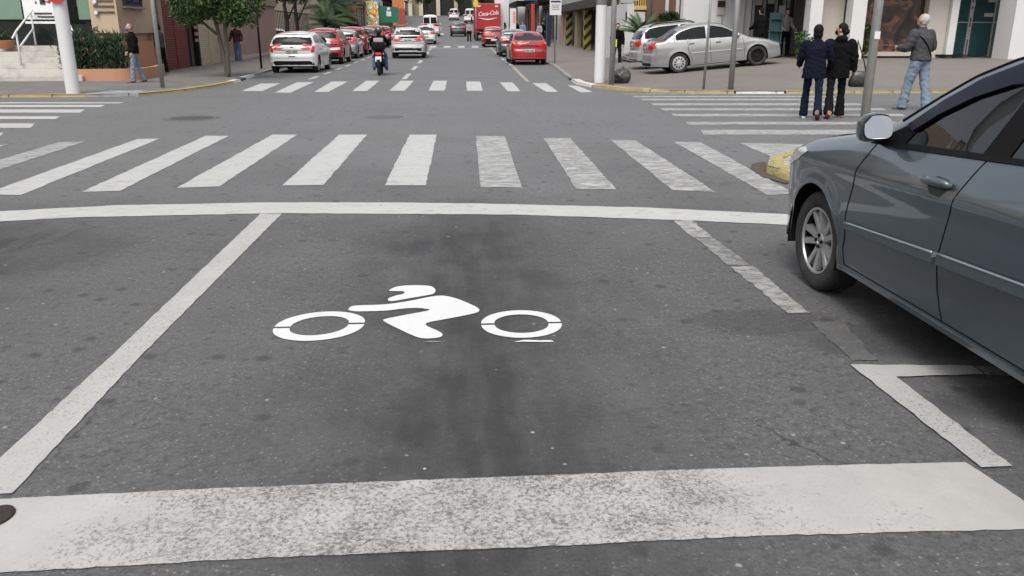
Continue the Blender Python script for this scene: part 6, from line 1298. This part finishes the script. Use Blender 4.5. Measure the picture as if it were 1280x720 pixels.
        mb = MB(); hp_(mb, (0, .0, .015), (.125, .145, .14), 22, 16); mb.smooth = True; mb.build('helmet', helmet, t); mb = MB(); hp_(mb, (0, .045, .0), (.112, .108, .06), 18, 12); mb.smooth = True; mb.build('visor', M_glass, t)
    if mask: mb = MB(); hp_(mb, (0, .062, -.045), (.056, .058, .052)); mb.smooth = True; mb.build('face_mask', mask, t)
    return t, dict(S=S, hips=hips, up=up, A=A, J=J, s=s, chest=chest, nb=nb, hc=hc, Mh=Mh)
C_navy = cloth('navy', (.006, .0075, .015)); C_black = cloth('black', (.005, .005, .0055)); C_jean = cloth('light_jeans', (.17, .215, .27)); C_jeanb = cloth('blue_jeans', (.07, .11, .19)); C_grey = cloth('charcoal_sweater', (.058, .058, .062)); C_maroon = cloth('maroon', (.05, .018, .022)); C_dkjean = cloth('indigo_trousers', (.008, .011, .024)); C_dark = cloth('dark_trousers', (.008, .008, .009)); C_white = cloth('pale_shirt', (.30, .30, .30)); C_grn = cloth('green_shirt', (.05, .13, .09)); C_bl = cloth('pale_blue_shirt', (.16, .24, .38))
S_wht = mat('white_shoe', (.62, .61, .6), .6); S_brn = mat('brown_shoe', (.13, .06, .035), .6); S_tan = mat('tan_shoe', (.26, .10, .055), .5); S_blk = mat('black_shoe', (.02, .02, .02), .5); S_gry = mat('grey_trainer', (.12, .12, .125), .7, var=.5, scale=20)
# the three on the right crossing
Gw = 'pedestrians on the right crossing'
person('person in navy jacket and trousers walking away, left of the pair arm in arm', (6.22, 14.45, 0), -22, 1.60, lt=14, lk=8, rt=-16, rk=18, la=8, le=55, lab=10, ra=10, re=35, rab=12, coat=C_navy, coatlen=.14, pants=C_dkjean, shoes=(S_wht, S_brn), hair=H_black, hairstyle='bob', fem=True, bulk=1.28, group=Gw, hpitch=-3, flare=.012, wide=.95)
t, K = person('person in black hooded coat with shoulder bag, head turned left, right of the pair', (6.68, 14.55, 0), -18, 1.62, lt=-14, lk=14, rt=10, rk=6, la=5, le=40, lab=12, ra=-4, re=14, rab=12, hyaw=62, coat=C_black, coatlen=.16, pants=C_dark, shoes=(S_tan, S_tan), hair=H_black, hairstyle='bun', fem=True, bulk=1.26, group=Gw, hood=True, flare=.028, wide=.92, mask=C_black)
b = thing('shoulder_bag', 'black leather bag hanging at the right hip of the black-coated walker', 'bag', (7.03, 14.42, .54), R(-14)); mb = MB(); mb.smooth = True
vs = []; n = 20
for z, rx, ry in ((0, .15, .05), (.02, .185, .07), (.09, .185, .075), (.19, .15, .06), (.25, .11, .035), (.265, .09, .02)): vs += [(rx * math.copysign(abs(math.cos(2 * math.pi * j / n)) ** .6, math.cos(2 * math.pi * j / n)), ry * math.copysign(abs(math.sin(2 * math.pi * j / n)) ** .7, math.sin(2 * math.pi * j / n)), z) for j in range(n)]
mb.add(vs, [(i * n + j, i * n + (j + 1) % n, (i + 1) * n + (j + 1) % n, (i + 1) * n + j) for i in range(5) for j in range(n)] + [tuple(range(n))[::-1], tuple(range(5 * n, 6 * n))]); mb.build('bag_body', mat('black_leather', (.012, .011, .011), .38, var=.3, scale=12, bump=.4, bscale=20), b, autos=50)
mb = MB(); mb.smooth = True; mb.tube([(-.09, 0, .24), (-.085, .0, .45), (-.09, .0, .62), (-.10, .02, .78), (-.05, .02, .66), (.03, 0, .45), (.09, 0, .24)], .011, 6); mb.build('strap', MATS['black_leather'], b)
t, K = person('white-haired person in charcoal sweater and light jeans stepping along the crossing', (8.93, 15.95, 0), 26, 1.82, lt=15, lk=8, rt=-9, rk=6, la=12, le=80, lab=12, ra=-6, re=85, rab=18, lean=4, hyaw=6, hpitch=-14, coat=C_grey, pants=C_jean, shoes=S_gry, hair=H_white, hairstyle='thin', bulk=1.30, wide=1.15, group=Gw, skin=SKIN)
s = K['s']; mb = MB(); mb.smooth = True; P = []
for a in range(0, 361, 15):
    u = R(a); P.append(K['S'](K['hips'] + Vector((.20 * math.cos(u) - .0, .150 * math.sin(u), .16 + .25 * -math.cos(u)))))
mb.tube(P, .013, 5, False); mb.build('bag_strap', C_black, t)
# left pavement
person('masked person in black jacket and pale jeans crossing toward the kerb at left', (-8.97, 25.0, SW), 115, 1.62, lt=11, lk=4, rt=-10, rk=8, la=-6, le=30, lab=6, ra=-4, re=40, rab=8, lean=1, hyaw=10, coat=C_black, coatlen=.04, pants=C_jean, shoes=mat('red_trainer', (.20, .06, .07), .6, var=.6, scale=20), hair=H_grey, hairstyle='thin', bulk=1.25, mask=mat('blue_face_mask', (.03, .08, .36), .7), vox=.014)
person('person in maroon sweater and blue jeans standing by the cream shutter', (-10.0, 41.0, SW), 170, 1.75, lt=4, lk=2, rt=-5, rk=2, la=0, le=35, lab=14, ra=0, re=35, rab=14, coat=C_maroon, pants=C_jeanb, shoes=S_blk, hair=H_black, bulk=1.05, vox=.016)
person('person in dark clothes half hidden behind the thin grey post at left', (-10.12, 30.85, SW), 80, 1.62, lt=3, rt=-4, la=5, le=30, ra=2, re=20, coat=C_grey, pants=C_dark, shoes=S_blk, hair=H_black, vox=.018)
# rider
t, K = person('motorcyclist in black jacket and jeans with white and red backpack', (-2.55, 30.12, 0), 1, 1.66, lt=62, lk=78, rt=62, rk=78, la=42, le=22, lab=20, ra=42, re=22, rab=20, lean=6, coat=C_black, pants=C_jeanb, shoes=S_blk, helmet=mat('dark_helmet', (.03, .035, .035), .2, coat=1.), vox=.018, pz=.86, bulk=1.1, thigh_out=(16, 16))
mb = MB(); mb.box((0, -.24, 1.13), (.34, .16, .22), bev=.05); bk = mb.build('backpack', mat('white_pack', (.30, .29, .285), .7), t, autos=40); mb = MB(); mb.box((0, -.305, 1.06), (.28, .05, .07), bev=.015); mb.build('red_panel', mat('dull_red', (.2, .02, .02), .6), bk, autos=40)
# forecourt, right pavement
person('person in black jacket standing behind the bonnet of the silver saloon', (10.35, 28.7, zt(10.35, 28.7) + SW), 20, 1.72, lt=4, rt=-4, la=8, le=60, ra=8, re=60, coat=C_black, coatlen=.06, pants=C_dark, shoes=S_blk, hair=H_black, hairstyle='short', bulk=1.1, vox=.016)
person('person in pale shirt inside the dark glass shop entrance', (12.1, 31.0, zt(12.1, 31) + SW), 190, 1.68, lt=3, rt=-3, la=10, le=50, ra=10, re=50, coat=C_white, pants=C_dark, shoes=S_blk, vox=.02, hair=H_black)
person('person in black with yellow reflective strip behind the right white post', (6.72, 35.2, SW), 175, 1.72, lt=10, lk=6, rt=-8, rk=4, coat=C_black, pants=C_dark, shoes=S_blk, vox=.018, bulk=1.1)
mb = MB(); mb.box((6.62, 35.02, .98), (.10, .03, .30)); hv = mb.build('reflective_vest', mat('hi_vis_yellow', (.55, .65, .05), .5), None); tag(hv, 'bright yellow reflective strap between the two right posts', 'safety strap')
ppl = [((5.05, 74, 0), 160, C_grn, C_dark, 'person in green shirt on the right pavement among far shoppers'), ((5.6, 77, 0), 200, C_black, C_dark, 'person in black on the right pavement beside the green-shirted one'), ((6.0, 74.5, 0), 170, C_bl, C_jeanb, 'person in pale blue shirt left of the red pole'), ((7.0, 70, 0), 150, C_white, C_dark, 'person in white top standing right of the red pole'), ((7.5, 72.5, 0), 190, C_black, C_dark, 'person in black standing by the dark blue shop'), ((5.0, 86, 0), 180, C_black, C_dark, 'person in black far up the pavement under the white signs'), ((1.45, 77.2, -.1), 185, C_white, C_dark, 'person in pale grey shirt standing at the left side of the red truck'), ((-7.6, 70, 0), 150, C_black, C_dark, 'person in black passing the painted hoarding at left'), ((-7.2, 79, 0), 170, C_maroon, C_dark, 'person in dark red walking beyond the green banner')]
for (x, y, o), f, c, p, lb in ppl: person(lb, (x, y, zt(x, y) + SW + o), f, random.uniform(1.62, 1.76), lt=random.uniform(0, 14), rt=-random.uniform(0, 14), la=5, le=25, ra=0, re=30, coat=c, pants=p, shoes=S_blk, vox=.03, group='distant pedestrians')
# ---------------------------------------------------------------- street furniture
def post(name, label, loc, h, r, m, cat='post', white=None, taper=.85, base=True, group=None):
    t = thing(name, label, cat, loc, 0, group); mb = MB(); mb.smooth = True; mb.tube([(0, 0, -.05), (0, 0, h / 2), (0, 0, h)], [r, r * (1 + taper) / 2, r * taper], 20); mb.build('shaft', m, t)
    if white: mb = MB(); mb.smooth = True; k = 12; mb.lathe([(r * 1.03, -.05), (r * 1.02 - r * (1 - taper) * .3 * white / h, white), (r * .8, white + .002)], Matrix(), 24); mb.build('painted_band', M_wpaint, t, autos=50)
    return t
def sign_post(name, label, loc, h, r, cat='sign'): return post(name, label, loc, h, r, M_galv, cat)
t = post('utility_pole', 'thick white painted pole with round red bordered sign on the left corner', (-8.94, 20.72, SW), 8.5, .15, M_conc, 'pole', 2.9)
mb = MB(); mb.lathe([(0, 0), (.30, 0), (.30, .015), (0, .015)], Matrix.Translation((.02, -.18, 2.305)) @ Matrix.Rotation(R(90), 4, 'X'), 40); sg = mb.build('sign_face', mat('sign_white', (.74, .73, .72), .4), t)
mb = MB(); mb.lathe([(.225, .016), (.225, .021), (.30, .021), (.30, .016)], Matrix.Translation((.02, -.18, 2.305)) @ Matrix.Rotation(R(90), 4, 'X'), 40, True); mb.build('red_ring', M_redp, sg)
mb = MB(); mb.box((.02, -.165, 2.305), (.26, .03, .05)); mb.build('bracket', M_galv, t)
post('grey_post', 'thin grey steel post by the red shutter on the left corner', (-7.53, 22.7, SW), 4.2, .055, M_galv)
post('sign_pole', 'thin dark pole between the street tree and the white hatchback', (-7.36, 33.6, SW), 3.6, .04, M_dsteel)
t = post('utility_pole', 'thick white painted concrete pole on the right corner', (4.12, 24.05, SW), 8.5, .15, M_conc, 'pole', 2.08, .9)
mb = MB(); mb.box((0, -.02, SW + .02), (.1, .1, .02)); 
t = post('grey_post', 'grey steel post just right of the white pole with black bag at its foot', (4.31, 23.2, SW), 5, .075, M_galv); mb = MB(); mb.box((.32, -.06, 2.35), (.36, .12, .5), bev=.02); mb.build('control_box', M_galv, t)
post('thin_post', 'thin leaning grey post in front of the silver saloon rear door', (6.25, 21.05, SW), 3.6, .033, M_galv).rotation_euler = (0, R(1.0), 0)
t = post('grey_post', 'wider grey steel post in front of the silver saloon front door', (6.93, 21.0, SW), 4, .068, M_galv)
t = post('grey_post', 'grey steel post with small white sticker right beside the near hatchback', (5.17, 10.35, SW), 4.5, .057, M_galv); mb = MB(); mb.box((0.0, -.060, 1.36), (.07, .012, .09)); mb.build('sticker', M_wpaint, t)
def rubbish():
    b = thing('rubbish_bag', 'dark grey bulging rubbish bag at the foot of the grey post', 'bag', (4.70, 23.75, SW)); mb = MB(); bm = bmesh.new(); bmesh.ops.create_icosphere(bm, subdivisions=4, radius=1)
    from mathutils import noise as nz
    for v in bm.verts:
        k = 1 + .22 * nz.noise(v.co * 1.8) + .10 * nz.noise(v.co * 5); v.co = Vector((v.co.x * .27 * k, v.co.y * .25 * k, max(-.19, v.co.z * .22 * k)))
        if v.co.z > .2: v.co.x *= .7; v.co.y *= .7
    mb.smooth = True; bm.verts.ensure_lookup_table(); mb.add([v.co + Vector((0, 0, .19)) for v in bm.verts], [[v.index for v in f.verts] for f in bm.faces]); bm.free()
    mb.build('sack', mat('grey_bin_liner', (.045, .045, .043), .35, var=.4, scale=6, bump=.5, bscale=14), b); m2 = MB(); m2.smooth = True; m2.tube([(0, 0, .36), (.02, 0, .42), (.05, .02, .46)], [.03, .045, .02], 8); m2.build('knot', MATS['grey_bin_liner'], b)
rubbish()
def board(parent, c, w, h, m, name='board'): mb = MB(); mb.box(c, (w, .03, h), bev=.006); return mb.build(name, m, parent)
t = sign_post('parking_sign', 'white parking sign with a dark bar on a post behind the red saloon', (4.42, 37.5, SW), 3.6, .032)
bo = board(t, (0, -.05, 2.52), .50, .95, M_wpaint); mb = MB(); mb.box((0, -.07, 2.60), (.42, .012, .07)); [mb.box((0, -.07, 2.45 - .08 * i), (.34 - .05 * (i % 2), .008, .02)) for i in range(3)]; mb.build('sign_print', M_navy, bo)
rp = thing('red_pole', 'thick red pole among the shoppers on the right pavement', 'pole', (6.25, 68, zt(6.2, 68) + SW)); mb = MB(); mb.box((0, 0, 1.3), (.24, .24, 3.4), bev=.02); mb.build('shaft', M_redp, rp)
nb_ = thing('navy_board', 'upright dark blue board left of the yellow striped columns', 'board', (7.0, 63.5, zt(7, 63.5) + SW)); mb = MB(); mb.box((0, 0, 1.15), (.28, .5, 2.3), bev=.02); mb.build('panel', M_navy, nb_)
for i, (x, y, z, w, h, lb) in enumerate(((4.5, 86, 3.3, .75, 2.1, 'large white sign with dark squares left of the blue fascia'), (5.35, 88, 2.2, .62, 3.6, 'tall white board standing below the white sign'), (4.9, 71, 1.5, .5, 2.4, 'white upright panel beside the far shoppers'), (4.3, 79, 1.9, .7, 3.2, 'white panel just right of the red truck'))):
    t = sign_post('street_sign', lb, (x, y, zt(x, y) + SW), z + h / 2, .05); bo = board(t, (0, -.08, z), w, h, M_wpaint)
    if i == 0: mb = MB(); [mb.box((u, -.1, z + v), (a, .01, b_)) for u, v, a, b_ in ((-.2, .5, .16, .3), (.1, .55, .12, .2), (.05, -.75, .5, .12), (.15, .1, .2, .16))]; mb.build('sign_print', M_ink, bo)
    if i == 2: mb = MB(); mb.box((.1, -.1, z + .5), (.2, .01, .9)); mb.build('sign_print', mat('coral_print', (.6, .25, .2), .6), bo)
t = post('warning_sign', 'round yellow sign at the left edge of the red truck', (2.05, 77, zt(2, 77)), 3.6, .04, M_galv, 'sign'); mb = MB(); mb.lathe([(0, 0), (.22, 0), (.22, .03), (0, .03)], Matrix.Translation((0, -.05, 3.2)) @ Matrix.Rotation(R(90), 4, 'X') @ Matrix.Scale(1.5, 4, (0, 1, 0)), 24); mb.build('yellow_disc', M_yelp, t)
